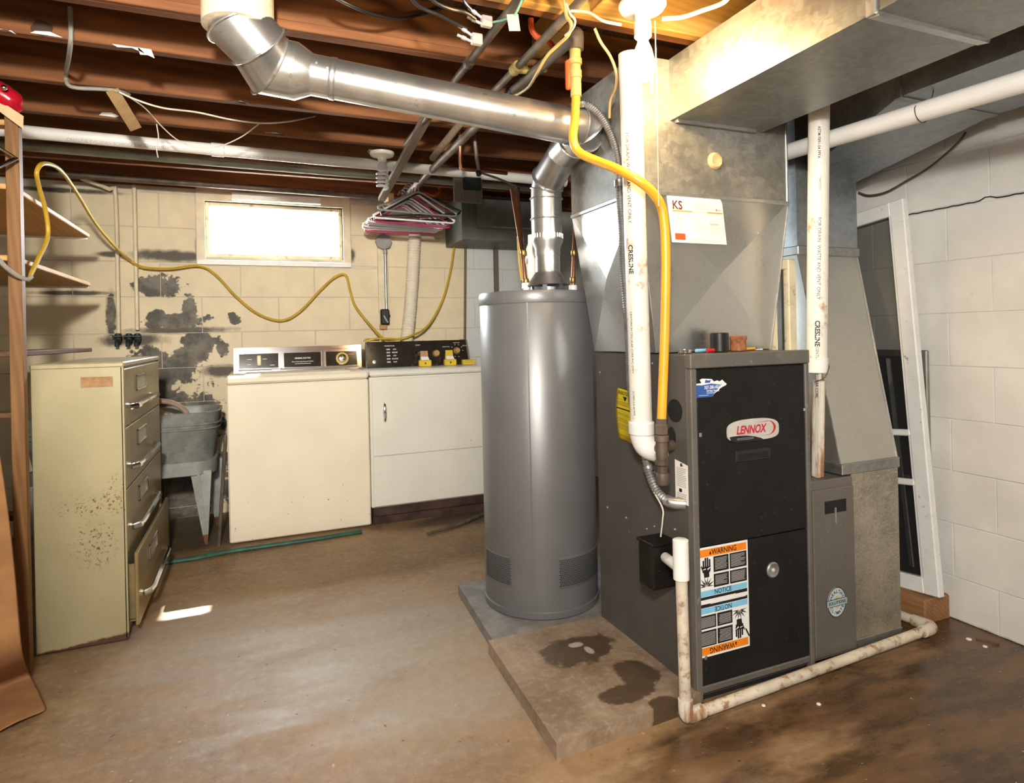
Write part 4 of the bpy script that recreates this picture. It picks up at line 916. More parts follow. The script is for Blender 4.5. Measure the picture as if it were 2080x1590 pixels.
ob('main_pipe', MB().tube([m0, m1], .0640, 40, False), M['flue'], fl)
dm = (m1-m0).normalized()
ob('crimp_band', MB().tube([m1-dm*.006, m1-dm*.002, m1+dm*.012, m1+dm*.016], [.0645,.067,.067,.0645], 40, False), M['flue'], fl)
m2 = m1 + dm*.075
ob('pipe_section', MB().tube([m1, m2], .065, 40, False), M['flue'], fl)
m3 = m2 + dm*.045
ob('increaser', MB().tube([m2-dm*.004, m2, m3, m3+dm*.01], [.066,.0670,.0895,.0900], 40, False), M['flue'], fl)
m4 = m3 + dm*.085
e3 = [m3-dm*.002, m3+dm*.085, Vector((0.0341,2.0900,2.0856)), Vector((-0.0169,2.0900,2.1352)), Vector((-0.0224,2.0900,2.2055)), Vector((-0.0203,2.0900,2.3088))]
gored(e3, [.0895,.0900,.0905,.0915,.092,.092], fl, 'elbow_gore')
rv = MB()
for p, nrm in ((m2-dm*.02, (0,-1,.25)), (m2-dm*.055, (0,-1,.1)), (m1+dm*.03, (0,-1,-.3)), (Vector((0.0802,2.0000,2.0255)), None)):
    if nrm is None: continue
    n_ = Vector(nrm).normalized(); n_ = (n_-dm*n_.dot(dm)).normalized(); rv.lathe([(.004,0),(.004,.002),(.0001,.003)], p+n_*.065, n_, 8)
ob('screw', rv, M['zinc'], fl)
th = Vector((-0.0222,2.0900,2.2176))
ob('thimble_wrap', MB().lathe([(.097,2.128),(.104,2.130),(.104,2.388)], (th.x, 2.09, 0), (0,0,1), 40), M['thimble'], fl)
tx, tf = text_mesh('STDGA', .026, 0, 0); f1 = Vector((.05,-1,.15)); f1 = (f1-dm*f1.dot(dm)).normalized(); f2 = dm.cross(f1); pc_ = m3+dm*.062
ob('lettering', MB().add([pc_ - dm*y + (f1*math.cos(x/.091+.25)-f2*math.sin(x/.091+.25))*.0912 for x, y, _ in tx], tf), M['print_black'], fl, 0)['kind'] = 'stuff'

# ================================================================== FILE CABINET
CX0, CX1, CY0, CY1, CZ = -.776, -.478, 2.862, 3.855, 1.098
fc_ = thing('file_cabinet', 'tan metal filing cabinet with rust specks and a pulled-out bottom drawer', 'cabinet', (-.63, 3.36, 0))
ob('side_panel', MB().rbox(CX0, CX1, CY0, CY0+.012, .004, CZ-.018, .003), M['cab_side'], fc_, 0)
ob('shell', MB().box(CX0, CX1-.004, CY0+.012, CY1, .012, CZ-.018).box(CX1-.006, CX1+.003, CY0, CY0+.012, .012, CZ-.02).box(CX1-.006, CX1+.003, CY1-.014, CY1, .012, CZ-.02), M['cab_side'], fc_, 0)
ob('top', MB().rbox(CX0-.002, CX1+.006, CY0-.003, CY1+.002, CZ-.022, CZ, .005), M['cab_top'], fc_)
pt = Vector((-0.5645,2.8600,1.0221)); 
patch = [(-.052,-.020),(.054,-.020),(.054,.020),(-.052,.021)]
sheet('peeled_label', fc_, (pt.x, CY0-.0002, pt.z), (1,0,0), (0,0,1), patch, plain('label_residue', (.30,.17,.08), .8, 0, .2, 40, .3), .0006)
zs = [1.072, .836, .590, .340, .045]; 
for i in range(4):
    z1, z0 = zs[i]-.003, zs[i+1]+.003; pull = .034 if i == 3 else 0.0; x = CX1+.004+pull
    dr = ob('drawer', MB().rbox(x-.014, x, CY0+.015, CY1-.016, z0, z1, .003), M['cab_front'], fc_)
    if pull: ob('drawer_box', MB().box(CX1-.05, x-.014, CY0+.04, CY0+.045, z0+.02, z1-.05).box(CX1-.05, x-.014, CY1-.045, CY1-.04, z0+.02, z1-.05).box(CX1-.05, x-.014, CY0+.04, CY1-.04, z0+.01, z0+.016), M['cab_inner'], dr, 0)
    hz = z1 - (.072 if i < 3 else .085); ly0, ly1 = 3.14, 3.385
    lh = MB()
    for q in ((ly0, ly0+.014, hz-.034, hz+.034), (ly1-.014, ly1, hz-.034, hz+.034), (ly0, ly1, hz-.034, hz-.026), (ly0, ly1, hz+.026, hz+.034)): lh.rbox(x, x+.006, q[0], q[1], q[2], q[3], .002)
    ob('label_holder', lh, M['chrome'], dr)
    ob('label_card', MB().box(x, x+.0012, ly0+.012, ly1-.012, hz-.028, hz+.028), M['cab_top'], dr, 0)
    hz2 = z0 + (.070 if i < 3 else .085); hy0, hy1 = 2.985, 3.60
    h = MB().tube([(x,hy0,hz2),(x+.022,hy0+.018,hz2+.002),(x+.030,hy0+.05,hz2+.003),(x+.030,hy1-.05,hz2+.003),(x+.022,hy1-.018,hz2+.002),(x,hy1,hz2)], [.011,.013,.011,.011,.013,.011], 8)
    ob('handle', h, M['chrome'], dr)

# ================================================================== LAUNDRY TUB
tb = thing('laundry_tub', 'old galvanized wash tub on tapered legs between cabinet and washer', 'tub', (-.62, 4.2, 0))
TX = (-1.15, -.185); TY = (3.965, 4.45)
def rrect(x0, x1, y0, y1, r, z, n=6):
    P = []
    for cx_, cy_, a0 in ((x1-r,y0+r,-90),(x1-r,y1-r,0),(x0+r,y1-r,90),(x0+r,y0+r,180)):
        for i in range(n+1):
            a = math.radians(a0+90*i/n); P.append((cx_+r*math.cos(a), cy_+r*math.sin(a), z))
    return P
def loft(mb, rings, cap0=False, cap1=False):
    n = len(rings[0]); V_ = [p for r in rings for p in r]; F_ = [(i*n+j, i*n+(j+1) % n, (i+1)*n+(j+1) % n, (i+1)*n+j) for i in range(len(rings)-1) for j in range(n)]
    if cap0: F_.append(tuple(range(n-1,-1,-1)))
    if cap1: F_.append(tuple((len(rings)-1)*n+j for j in range(n)))
    return mb.add(V_, F_)
def tubring(d, z, r=.12): return rrect(TX[0]+d, TX[1]-d, TY[0]+d*.8, TY[1]-d*.8, r, z)
mb = MB(); loft(mb, [tubring(.055,.455), tubring(.045,.47), tubring(.004,.758), tubring(.0,.766), tubring(.012,.768), tubring(.02,.755), tubring(.065,.48)], True, True)
ob('basin', mb, M['tub'], tb)
for z, d in ((.700,.004),(.672,.007)):
    ob('bead_band', MB().tube([*tubring(d+.001,z), tubring(d+.001,z)[0]], .006, 6, False), M['tub'], tb)
ob('skirt', loft(MB(), [tubring(.035,.405), tubring(.028,.41), tubring(.024,.485), tubring(.03,.49)], True, True), M['tub'], tb)
for lx, ly, sx in ((-.275, 4.02, 1), (-.235, 4.40, 1), (-1.06, 4.02, -1), (-1.06, 4.40, -1)):
    t = .062; lg = MB().hexa([(lx-.014-.012*sx*0, ly-.012, .055),(lx+.014, ly-.012, .055),(lx+.014, ly+.012, .055),(lx-.014, ly+.012, .055)], [(lx-t-.01, ly-.02, .43),(lx+t*.62, ly-.02, .43),(lx+t*.62, ly+.045, .43),(lx-t-.01, ly+.045, .43)])
    lg.obox((lx-.03,ly-.024,.42), (lx,ly-.016,.07), (.006,0,0), (0,.004,0))
    l_ = ob('leg', lg, M['tub'], tb, 20)
    ob('foot', MB().hexa([(lx-.004, ly-.006, 0),(lx+.010, ly-.006, 0),(lx+.010, ly+.006, 0),(lx-.004, ly+.006, 0)], [(lx-.014, ly-.0125, .06),(lx+.0145, ly-.0125, .06),(lx+.0145, ly+.0125, .06),(lx-.014, ly+.0125, .06)]), M['tub_rust'], l_, 0)
hz = MB().tube(smooth([(-.75,4.12,.70),(-.60,4.10,.82),(-.47,4.09,.83),(-.38,4.08,.78),(-.345,4.07,.70)], 6), .016, 10)
one('drain_hose', hz, M['hose_brown'], 'brown hose arching out of the galvanized tub, uppermost of two', 'hose', 'washer hoses in the tub')
hz = MB().tube(smooth([(-.75,4.05,.72),(-.60,4.05,.775),(-.50,4.05,.775),(-.43,4.05,.73),(-.41,4.05,.68)], 6), .014, 10)
one('drain_hose', hz, M['hose_brown'], 'brown hose lying over the tub edge under the taller hose', 'hose', 'washer hoses in the tub')
one('stick', MB().tube([(-.205,3.955,.0),(-.158,3.99,.62)], .010, 8), M['iron'], 'thin rusty rod standing between tub and washing machine', 'rod')

# ================================================================== WASHER AND DRYER
wa = thing('washing_machine', 'cream enamel top-loading washing machine with a chrome framed control panel', 'washer', (.26, 4.25, 0))
WX0, WX1, WY0, WY1 = -.147, .655, 3.922, 4.60
ob('body', MB().rbox(WX0, WX1, WY0, WY1, .012, .917, .008), M['applicance_cream'], wa)
for fx in (WX0+.06, WX1-.06):
    for fy in (WY0+.06, WY1-.06): ob('foot', MB().lathe([(.02,0),(.02,.014)], (fx,fy,0), (0,0,1), 10), M['rust_base'], wa)
ob('top', MB().rbox(WX0-.003, WX1+.002, WY0-.004, WY1, .920, .966, .012), M['applicance_cream'], wa)
ob('lid', MB().rbox(WX0+.10, WX1-.10, WY0+.03, WY0+.36, .964, .972, .004), M['applicance_cream'], wa)
co = ob('console', MB().hexa([(-.115,4.29,.966),(.675,4.29,.966),(.675,4.50,.966),(-.115,4.50,.966)], [(-.115,4.315,1.125),(.675,4.315,1.125),(.675,4.47,1.125),(-.115,4.47,1.125)]), M['chrome'], wa, 0)
def cpt(x, z): t = (z-.966)/.159; return (x, 4.29+.025*t, z)
def cface(name, x0, x1, z0, z1, m, lift, par):
    mb = MB(); a = [Vector(cpt(x0,z0)),Vector(cpt(x1,z0)),Vector(cpt(x1,z1)),Vector(cpt(x0,z1))]; mb.prism(a, (0,-1,.157), lift); return ob(name, mb, m, par, 0)
for x0, x1 in ((-.085,.148),(.182,.412),(.444,.645)): cface('control_panel', x0, x1, .992, 1.085, M['console_dark'], .002, co)
cface('trim_strip', -.105, .665, .977, .989, M['console_brown'], .002, co)
for q in ((-.112,.672,.968,.976),(-.112,.672,1.10,1.122),(-.112,-.09,.968,1.122),(.650,.672,.968,1.122),(.150,.156,.985,1.09),(.172,.178,.985,1.09),(.414,.420,.985,1.09),(.436,.442,.985,1.09)):
    cface('frame_bar', *q, M['chrome'], .006, co)
ob('cycle_knob', MB().lathe([(.030,0),(.030,.006),(.024,.016),(.018,.018),(.0001,.018)], Vector(cpt(.548,1.04)), (0,-1,.157), 24).obox(Vector(cpt(.548,1.018))+Vector((0,-.022,0)), Vector(cpt(.548,1.062))+Vector((0,-.022,0)), (.004,0,0), (0,.004,0)), M['chrome'], co)
ob('knob_ring', MB().lathe([(.041,0),(.041,.004),(.030,.004)], Vector(cpt(.548,1.038)), (0,-1,.157), 28), M['print_gold'], co)
ob('selector_knob', MB().rbox(.02, .045, 4.270, 4.302, 1.008, 1.075, .005), plain('ivory_knob', (.66,.55,.36), .4, 0, .1), co)
pr = Print(cpt(.297,1.036), (1,0,0), (0,.157,1), .0026)
pr.text('GENERAL ELECTRIC', 0, .012, .014, M['print_white'], 2, 0, 0, .0002, .8); pr.text('Heavy Duty Large Capacity Washer', 0, -.010, .0115, M['print_white'], 2, 0, 0, 0, .8); pr.lines(-.05,-.028,.05,-.020,1,M['print_white'],2,.3)
pr.lines(-.335,.010,-.305,.017,1,M['print_white'],2,.4); pr.lines(-.245,.010,-.215,.017,1,M['print_white'],2,.4); pr.lines(-.335,-.022,-.31,-.016,1,M['print_white'],2,.4); pr.lines(-.20,-.03,-.17,-.023,1,M['print_white'],2,.4); pr.lines(.29,.025,.33,.032,1,M['print_red'],2,.4)
pr.lines(.23,-.040,.26,-.034,1,M['print_white'],2,.4); pr.rect(-.19,-.064,-.14,-.054,M['print_white'],2)
pr.done('lettering', co)

dr_ = thing('clothes_dryer', 'white enamel clothes dryer with a black control panel beside the washer', 'dryer', (1.05, 4.25, 0))
EX0, EX1 = .660, 1.425
ob('body', MB().rbox(EX0, EX1, WY0+.004, WY1, .112, .925, .006), M['applicance_white'], dr_)
ob('base', MB().box(EX0+.01, EX1-.005, WY0+.03, WY1-.02, .0, .112), M['rust_base'], dr_, 0)
ob('base_strip', MB().rbox(EX0+.012, EX1-.01, WY0+.012, WY0+.035, .055, .118, .003), M['rust_base'], dr_, 0)
ob('top', MB().rbox(EX0+.003, EX1+.004, WY0-.003, WY1, .928, .966, .010), M['applicance_white'], dr_)
do = ob('door', MB().rbox(EX0+.012, EX1-.002, WY0-.008, WY0+.006, .432, .915, .005), M['applicance_white'], dr_)
lp = ob('lower_panel', MB().rbox(EX0+.012, EX1-.002, WY0-.008, WY0+.006, .119, .427, .005), M['applicance_white'], dr_)
hp = Vector((0.7477,3.9100,0.7026))
ob('handle', MB().tube(smooth([(hp.x,WY0-.006,hp.z+.062),(hp.x,WY0-.024,hp.z+.045),(hp.x,WY0-.030,hp.z),(hp.x,WY0-.024,hp.z-.045),(hp.x,WY0-.006,hp.z-.062)], 5), [.005,.006,.007,.008,.009,.0095,.010,.0105,.0105,.0105,.0105,.010,.010,.0095,.009,.009,.008,.007,.006,.0055,.005], 10), M['chrome'], do)
dc = ob('console', MB().hexa([(.712,4.30,.966),(1.440,4.30,.966),(1.440,4.50,.966),(.712,4.50,.966)], [(.712,4.33,1.142),(1.425,4.33,1.142),(1.425,4.47,1.142),(.712,4.47,1.142)]), M['console_dark'], dr_, 0)
ob('end_cap', MB().rbox(.700, .713, 4.292, 4.50, .966, 1.145, .004), M['chrome'], dc); ob('end_cap', MB().hexa([(1.440,4.292,.966),(1.450,4.292,.966),(1.450,4.50,.966),(1.440,4.50,.966)],[(1.425,4.325,1.145),(1.435,4.325,1.145),(1.435,4.47,1.145),(1.425,4.47,1.145)]), M['iron2'], dc, 0)
def dpt(x, z): t = (z-.966)/.176; return Vector((x, 4.30+.03*t, z))
nz_ = (0,-1,.17)
ob('indicator', MB().lathe([(.012,0),(.012,.004),(.0001,.006)], dpt(.762,1.005), nz_, 14), M['zinc'], dc)
ob('start_button', MB().lathe([(.024,0),(.024,.006),(.014,.022),(.0001,.022)], dpt(1.075,1.05), nz_, 18), M['chrome'], dc)
ob('temperature_knob', MB().lathe([(.026,0),(.026,.006),(.020,.022),(.0001,.022)], dpt(1.20,1.05), nz_, 18), M['tag_tan'], dc)
ob('timer_knob', MB().lathe([(.026,0),(.026,.006),(.016,.028),(.0001,.028)], dpt(1.355,1.065), nz_, 20), M['tag_tan'], dc)
pr = Print(dpt(1.07,1.05), (1,0,0), (0,.17,1), .0012)
pr.text('TEMPERATURE', -.20, .062, .011, M['print_white'], 2); 
for k, t in enumerate(('HIGH','MEDIUM','LOW','DELICATE','FLUFF')): pr.text(t, -.165, .038-.022*k, .012, M['print_white'], 2, 0, 0, .0002, .8); pr.rect(-.222,.034-.022*k,-.197,.043-.022*k,M['print_grey'],2)
pr.text('START', .0, .062, .012, M['print_white'], 2); pr.text('TIMED DRY', .285, .072, .010, M['print_white'], 2); pr.text('PERMANENT PRESS', .205, .045, .009, M['print_white'], 2, 0, 0, 0, .7); pr.text('REGULAR', .345, .05, .010, M['print_white'], 2, 0, 0, 0, .8)
for k in range(9): a = k*.62; pr.rect(.285+.045*math.cos(a)-.003,.015+.045*math.sin(a)-.002,.285+.045*math.cos(a)+.003,.015+.045*math.sin(a)+.002,M['print_white'],2)
pr.done('lettering', dc)
# three small yellow cards on the dryer top
for i, (px, lab_, back) in enumerate(((863, 'small yellow box with white top, first from the left on the dryer', True), (914, 'small yellow box with white top under the dryer timer knob', True), (951, 'plain yellow box lying at the right end of the dryer top', False))):
    p = Vector(aY(px, 738, 4.21)); t_ = thing('yellow_box', lab_, 'box', (p.x, 4.21, .966), 'yellow boxes on the dryer top')
    ww = .042 if i < 2 else .046
    b_ = MB()
    z_ = .967
    b_.rbox(p.x-ww, p.x+ww, 4.19, 4.225, z_, z_+.042 if i < 2 else z_+.036, .003); ob('tray', b_, M['tag_yellow'], t_)
    if back:
        ob('clip', MB().hexa([(p.x-.028,4.226,z_),(p.x+.034,4.226,z_),(p.x+.034,4.25,z_),(p.x-.028,4.25,z_)], [(p.x-.020,4.236,z_+.105),(p.x+.028,4.236,z_+.105),(p.x+.028,4.25,z_+.105),(p.x-.020,4.25,z_+.105)]), M['tag_tan'] if i == 0 else M['tag_yellow'], t_, 0)
        ob('white_flap', MB().hexa([(p.x-.026,4.196,z_+.043),(p.x+.030,4.196,z_+.043),(p.x+.030,4.226,z_+.043),(p.x-.026,4.226,z_+.043)], [(p.x-.022,4.215,z_+.064),(p.x+.026,4.215,z_+.064),(p.x+.026,4.226,z_+.068),(p.x-.022,4.226,z_+.068)]), M['print_white'], t_, 0)
    pr = Print((p.x, 4.19, z_+.02), U, V, .0006); pr.lines(-ww*.7,-.010,ww*.7,.012,2,M['tag_tan'],1,.3) if i == 2 else pr.rect(-.004,-.006,.004,.008,M['print_black'],1); pr.done('lettering', t_)
one('garden_hose', MB().tube(smooth([(-0.5281,3.7249,0.0130), (-0.4292,3.7470,0.0130), (-0.3015,3.7493,0.0130), (-0.1340,3.7858,0.0130), (0.0947,3.7900,0.0130), (0.3359,3.7945,0.0130), (0.5788,3.8155,0.0130)], 6), .0135, 10), M['green_hose'], 'dark green hose lying on the floor along the washer front', 'hose')
one('stick', MB().tube([(0.9230,3.5961,0.0120), (1.1156,3.6614,0.0140), (1.3958,3.8582,0.0120)], [.008,.012,.011], 8), M['iron'], 'dark stick lying on the floor in front of the dryer', 'stick')

# ================================================================== BACK WALL FITTINGS
YW = 4.655
for px, top_px, lab_ in ((237, 392, 'cream painted water pipe running down to the left tap'), (275, 392, 'cream painted water pipe running down to the right tap')):
    x = aY(px,500,YW)[0]; pth = [(x, YW, 1.235), (x, YW, 2.10), (x-.03, YW-.02, 2.15), (x-.16, YW-.12, 2.185)] if px == 237 else [(x, YW, 1.255), (x, YW, 2.19)]
    one('water_pipe', MB().tube(smooth(pth, 3) if px == 237 else pth, .012, 10), M['painted_pipe'], lab_, 'pipe', 'pipes to the tub taps')
for px, lab_ in ((240, 'dark old tap at the foot of the left painted pipe'), (262, 'dark old tap middle of three over the tub'), (279, 'dark old tap at the foot of the right painted pipe')):
    p = Vector(aY(px,688,YW-.01)); t_ = thing('faucet', lab_, 'tap', tuple(p), 'taps above the tub')
    ob('body', MB().lathe([(.012,.035),(.019,.03),(.022,.0),(.017,-.02),(.011,-.034)], p, (0,0,1), 12).tube(smooth([p+Vector((0,0,-.01)), p+Vector((0,-.04,-.012)), p+Vector((0,-.055,-.03)), p+Vector((0,-.056,-.05))], 4), .011, 8), M['valve_dark'], t_)
    ob('handle', MB().rbox(p.x-.026, p.x+.026, p.y-.05, p.y-.035, p.z+.008, p.z+.022, .004).lathe([(.006,0),(.006,.03)], p+Vector((0,-.012,.015)), (0,-1,0), 8), M['valve_dark'], t_)
p = Vector((0.9075,4.6600,1.8614)); jb = thing('junction_box', 'grey octagonal electrical box on the back wall above the dryer outlet', 'electrical box', tuple(p))
ob('box', MB().lathe([(.0001,.0),(.058,.0),(.060,.004),(.060,.035)], p+Vector((0,-.0,.02)), (0,-1,0), 8), M['box_grey'], jb, 0)
oc = thing('dryer_outlet', 'black dryer plug and socket at the foot of a white conduit', 'outlet', tuple((0.8924,4.6600,1.3375)))
x0 = (0.9071,4.6650,1.6310)[0]; zt_ = (0.9107,4.6650,1.7961)[2]; zb_ = (0.8943,4.6650,1.3816)[2]
ob('backboard', MB().rbox(x0-.038, x0+.038, 4.676, 4.698, zb_-.03, zt_+.10, .003), M['painted_pipe'], oc, 0)
ob('conduit', MB().tube([(x0+.016,4.664,zt_+.03),(x0+.016,4.664,zb_-.02)], .011, 12).lathe([(.014,0),(.017,.004),(.014,.03)], (x0+.016,4.664,zt_-.005), (0,0,1), 12), M['zinc'], oc)
ob('plug', MB().rbox(x0-.032, x0+.032, 4.628, 4.675, zb_-.115, zb_, .008).ball((x0+.032,4.66,zb_-.05), .012), M['black'], oc)
ob('cord_loop', MB().tube(smooth([(x0-.01,4.628,zb_-.05),(x0+.0,4.615,zb_-.075),(x0+.016,4.622,zb_-.10)], 4), .005, 6), M['print_grey'], oc)
ob('mount_block', MB().rbox(x0-.034, x0+.018, 4.66, 4.685, zb_-.150, zb_-.112, .004), M['tag_tan'], oc, 0)
# ribbed dryer vent hose
va, vb = (1.1377,4.6200,1.9267), (1.0511,4.5800,1.1434)
q, r_ = ribbed(smooth([(va[0],4.62,2.02), va, (1.1161,4.6200,1.6300), (1.0915,4.6200,1.3712), vb, (1.0314,4.5500,1.0606)], 8), .049, .020, .006)
one('dryer_hose', MB().tube(q, r_, 20), M['dryer_hose'], 'ribbed white dryer vent hose rising behind the dryer', 'hose', None, 50)
one('wall_conduit', MB().tube([(1.5683,4.6750,2.2623), (1.5499,4.6750,1.6421), (1.5315,4.6750,1.0237)], .010, 8), M['brown_cable'], 'dark thin pipe on the back wall beside the duct', 'conduit')
one('furring_strip', MB().rbox(1.795, 1.83, 4.665, 4.695, 1.1, 2.05, .003), M['plate_board'], 'dark wooden strip on the back wall left of the heater flue', 'strip')

# ---- yellow extension cord
cord = [(-0.7750,2.8595,1.4167), (-0.7720,2.9768,1.5104), (-0.7700,3.0975,1.6161), (-0.7700,3.0781,1.7135), (-0.7700,2.9953,1.7990), (-0.7650,2.9553,1.8478), (-0.7600,3.0326,1.8992), (-0.7817,3.3500,1.9517), (-0.7979,3.7000,1.9284), (-0.7952,4.1000,1.8380), (-0.7550,4.4000,1.7518), (-0.7214,4.6200,1.7046), (-0.6472,4.6300,1.6569), (-0.4943,4.6400,1.6516), (-0.3203,4.6400,1.6747), (-0.2179,4.6450,1.6112), (-0.0994,4.6450,1.4691), (0.0379,4.6500,1.3510), (0.1868,4.6500,1.3051), (0.3123,4.6500,1.3697), (0.4489,4.6500,1.5167), (0.5532,4.6500,1.6133), (0.6297,4.6500,1.6287), (0.6588,4.6500,1.5181), (0.6934,4.6400,1.4029), (0.7900,4.6000,1.2644), (0.8744,4.5300,1.1619), (0.9609,4.5000,1.1563), (1.0553,4.5000,1.1757), (1.2106,4.5800,1.2468), (1.3470,4.6400,1.4389), (1.4223,4.6500,1.6758), (1.4678,4.6500,1.9254), (1.5055,4.6400,2.1360), (1.5100,4.6000,2.1970)]
ex = thing('extension_cord', 'long yellow cord looping across the back wall from shelf to duct', 'cord', cord[14])
ob('cord', MB().tube(smooth(cord, 6), .0085, 8), M['yellow_cord'], ex)
tl = [(0.8370,4.5200,1.1556), (0.7463,4.5000,1.1577), (0.7340,4.4900,1.1440), (0.8123,4.4800,1.1632), (0.9900,4.4850,1.1556)]
ob('cord_tail', MB().tube(smooth(tl, 6), .0085, 8), M['yellow_cord'], ex)

# ---- duct, board and pipes behind the flue
bd_ = thing('branch_duct', 'grey metal duct box on the back wall behind the flue pipe', 'duct', (1.7, 4.3, 1.9))
ob('box', MB().rbox(1.40, 2.15, 4.28, 4.69, 1.86, 2.19, .004), M['pvc_grey'], bd_, 0)
ob('raised_panel', MB().rbox(1.51, 2.1, 4.262, 4.282, 1.945, 2.17, .008), M['pvc_grey'], bd_, 0)
ob('edge_strip', MB().rbox(1.62, 2.0, 4.250, 4.264, 1.955, 1.966, .003), M['galv'], bd_, 0)
mbd = thing('mount_board', 'grey wooden board hung below the joists with a dark box behind the flue', 'board', (1.3, 3.6, 2.1))
p0, p1 = (1.1427,3.6200,2.1661), (1.3251,3.6200,1.9835)
ob('board', MB().rbox(p0[0], p1[0], 3.62, 3.645, p1[2], 2.2, .004), M['plate_board'], mbd, 0)
ob('box', MB().rbox(p0[0]+.055, p1[0]-.02, 3.585, 3.62, p1[2]+.075, 2.17, .004), M['valve_dark'], mbd, 0)
cp = thing('copper_pipes', 'copper water pipe feeding the left side of the heater', 'pipe', (1.0705,2.4200,1.3770))
ob('pipe', MB().tube([(1.0705,2.4200,1.3770), (1.0686,2.4400,1.5044), (1.1556,2.7500,1.8627)], .0095, 10), M['copper'], cp)
ob('pipe', MB().tube([(1.0686,2.4400,1.5044), (1.1682,2.7200,1.8569)], .0095, 10), M['copper'], cp)
for q in ((1069,578,2.42),(1064,520,2.44)): ob('coupling', MB().lathe([(.012,0),(.014,.003),(.014,.022),(.012,.025)], aY(*q), (-.1,.05,1), 12), M['brass'], cp)
cp2 = thing('copper_pipes', 'copper water pipe feeding the right side of the heater', 'pipe', (1.3390,2.5000,1.3861))
ob('pipe', MB().tube([(1.3389,2.5000,1.3817), (1.3581,2.5200,1.5225), (1.4137,2.6000,1.7195)], .0095, 10), M['copper'], cp2)
for q in ((1164,575,2.5),(1166,520,2.52)): ob('coupling', MB().lathe([(.012,0),(.014,.003),(.014,.025),(.012,.028)], aY(*q), (0,0,1), 12), M['brass'], cp2)
one('copper_stub', MB().tube(smooth([(0.9837,3.0000,2.2414), (0.9900,3.0200,2.1237), (0.9939,3.0300,2.0393), (1.0118,3.0300,2.0207), (1.0969,3.0300,2.0200), (1.2473,3.0300,2.0166)], 4), .010, 10), M['copper'], 'copper pipe dropping from the ceiling and turning right', 'pipe')
va_ = thing('valve_pipe', 'corroded pipe with shut-off valve hanging behind the flue', 'pipe', (1.0604,3.0000,2.0496))
ob('pipe', MB().tube([(1.0388,2.9500,2.2019), (1.0583,2.9700,2.0663), (1.0722,2.9700,1.9880)], .010, 8), M['iron2'], va_)
ob('arm', MB().tube([(1.0723,2.9700,1.9930), (1.1677,2.9700,1.9704), (1.2705,2.9700,1.9375), (1.2811,2.9700,1.9178)], .006, 8), M['iron2'], va_)
ob('valve', MB().ball((1.0669,2.9700,1.9876), .016).lathe([(.010,0),(.012,.01),(.006,.03)], (1.2807,2.9700,1.9025), (0,0,1), 10), M['valve_dark'], va_)
one('yellow_wire', MB().tube(smooth([(1.1594,2.7000,1.6320), (1.1556,2.6800,1.5138), (1.1572,2.6600,1.4201)], 4), .006, 6), M['yellow_cord'], 'short yellow cable hanging beside the copper heater pipe', 'cable')

# ================================================================== CEILING PIPES, CABLES, LAMPS
cpw = thing('ceiling_pipe', 'white plastic pipe strapped under the joists across the room', 'pipe', (-1.3,3.52,2.16))
ob('pipe', MB().tube([(-1.3,3.52,2.160),(1.9,3.62,2.155)], .030, 20), M['pvc_clean'], cpw)
ob('coupling', MB().lathe([(.031,0),(.0345,.002),(.0345,.06),(.031,.062)], (-.18,3.555,2.158), (1,.031,0), 20), M['pvc_clean'], cpw)
wrap_text(cpw, 'lettering', [('CRESLINE PVC-DWV SCHEDULE 40 ASTM D2665', .72, .020, .5, 0), ('NSF-DWV FOR DRAIN WASTE AND VENT', 1.45, .018, .5, 0)], (-1.3,3.52,2.160), (1.9,3.62,2.155), .030, (0,-1,-.35), M['print_grey'])
one('ceiling_pipe', MB().tube([(-1.3,3.80,2.165),(1.9,3.86,2.16)], .024, 16), M['oldgalv'], 'dull grey metal pipe behind the white ceiling pipe', 'pipe')
one('ceiling_pipe', MB().tube([(-1.1,4.42,2.180),(1.3,4.50,2.175)], .021, 14), M['iron'], 'black iron pipe under the joists nearest the window wall', 'pipe')
gp = thing('gas_pipe', 'brown iron pipe running front to back, leftmost of the three', 'pipe', (.753,1.8,2.17))
ob('pipe', MB().tube([(.757,1.3,2.175),(.752,2.30,2.172)], .0145, 12), M['iron'], gp)
ob('pipe', MB().tube([(.752,2.30,2.172),(.752,3.2,2.172)], .0130, 12), M['iron'], gp)
ob('coupling', MB().lathe([(.017,0),(.0195,.004),(.0195,.04),(.017,.044)], (.753,2.15,2.172), (0,1,0), 12), M['iron'], gp)
gp = thing('gas_pipe', 'dark iron pipe running front to back, middle of the three', 'pipe', (.93,1.8,2.17))
ob('pipe', MB().tube([(.929,1.2,2.172),(.938,2.75,2.17)], .0145, 12), M['iron2'], gp)
ob('tee', MB().lathe([(.018,0),(.0215,.004),(.0215,.05),(.018,.054)], (.934,2.13,2.171), (0,1,0), 12).lathe([(.015,0),(.019,.01),(.019,.04)], (.934,2.157,2.171), (1,0,.1), 12), M['tape'], gp)
ob('branch', MB().tube([(.95,2.157,2.173),(1.06,2.16,2.185)], .010, 10), M['tape'], gp)
gp = thing('gas_pipe', 'thick grey pipe running front to back, carrying the clothes hangers', 'pipe', (1.0,2.4,2.15))
ob('pipe', MB().tube([(1.025,1.84,2.175),(.990,2.40,2.155),(.985,2.9,2.15),(1.005,4.42,2.155)], .0215, 14), M['iron2'], gp)
ob('elbow', MB().tube(smooth([(1.020,1.92,2.172),(1.025,1.86,2.175),(1.022,1.845,2.16),(1.020,1.845,2.12)], 4), .0245, 14), M['iron2'], gp)
ob('tag_wrap', MB().tube([(.994,2.32,2.158),(.992,2.36,2.156)], .0245, 12), M['black'], gp)
one('wooden_lath', MB().obox((0.7555,2.7500,2.1807), (0.7992,4.1200,2.0791), (.022,0,0), (0,.004,.012)), M['lath'], 'weathered wooden lath slanting down between pipes in front of the flue', 'lath')
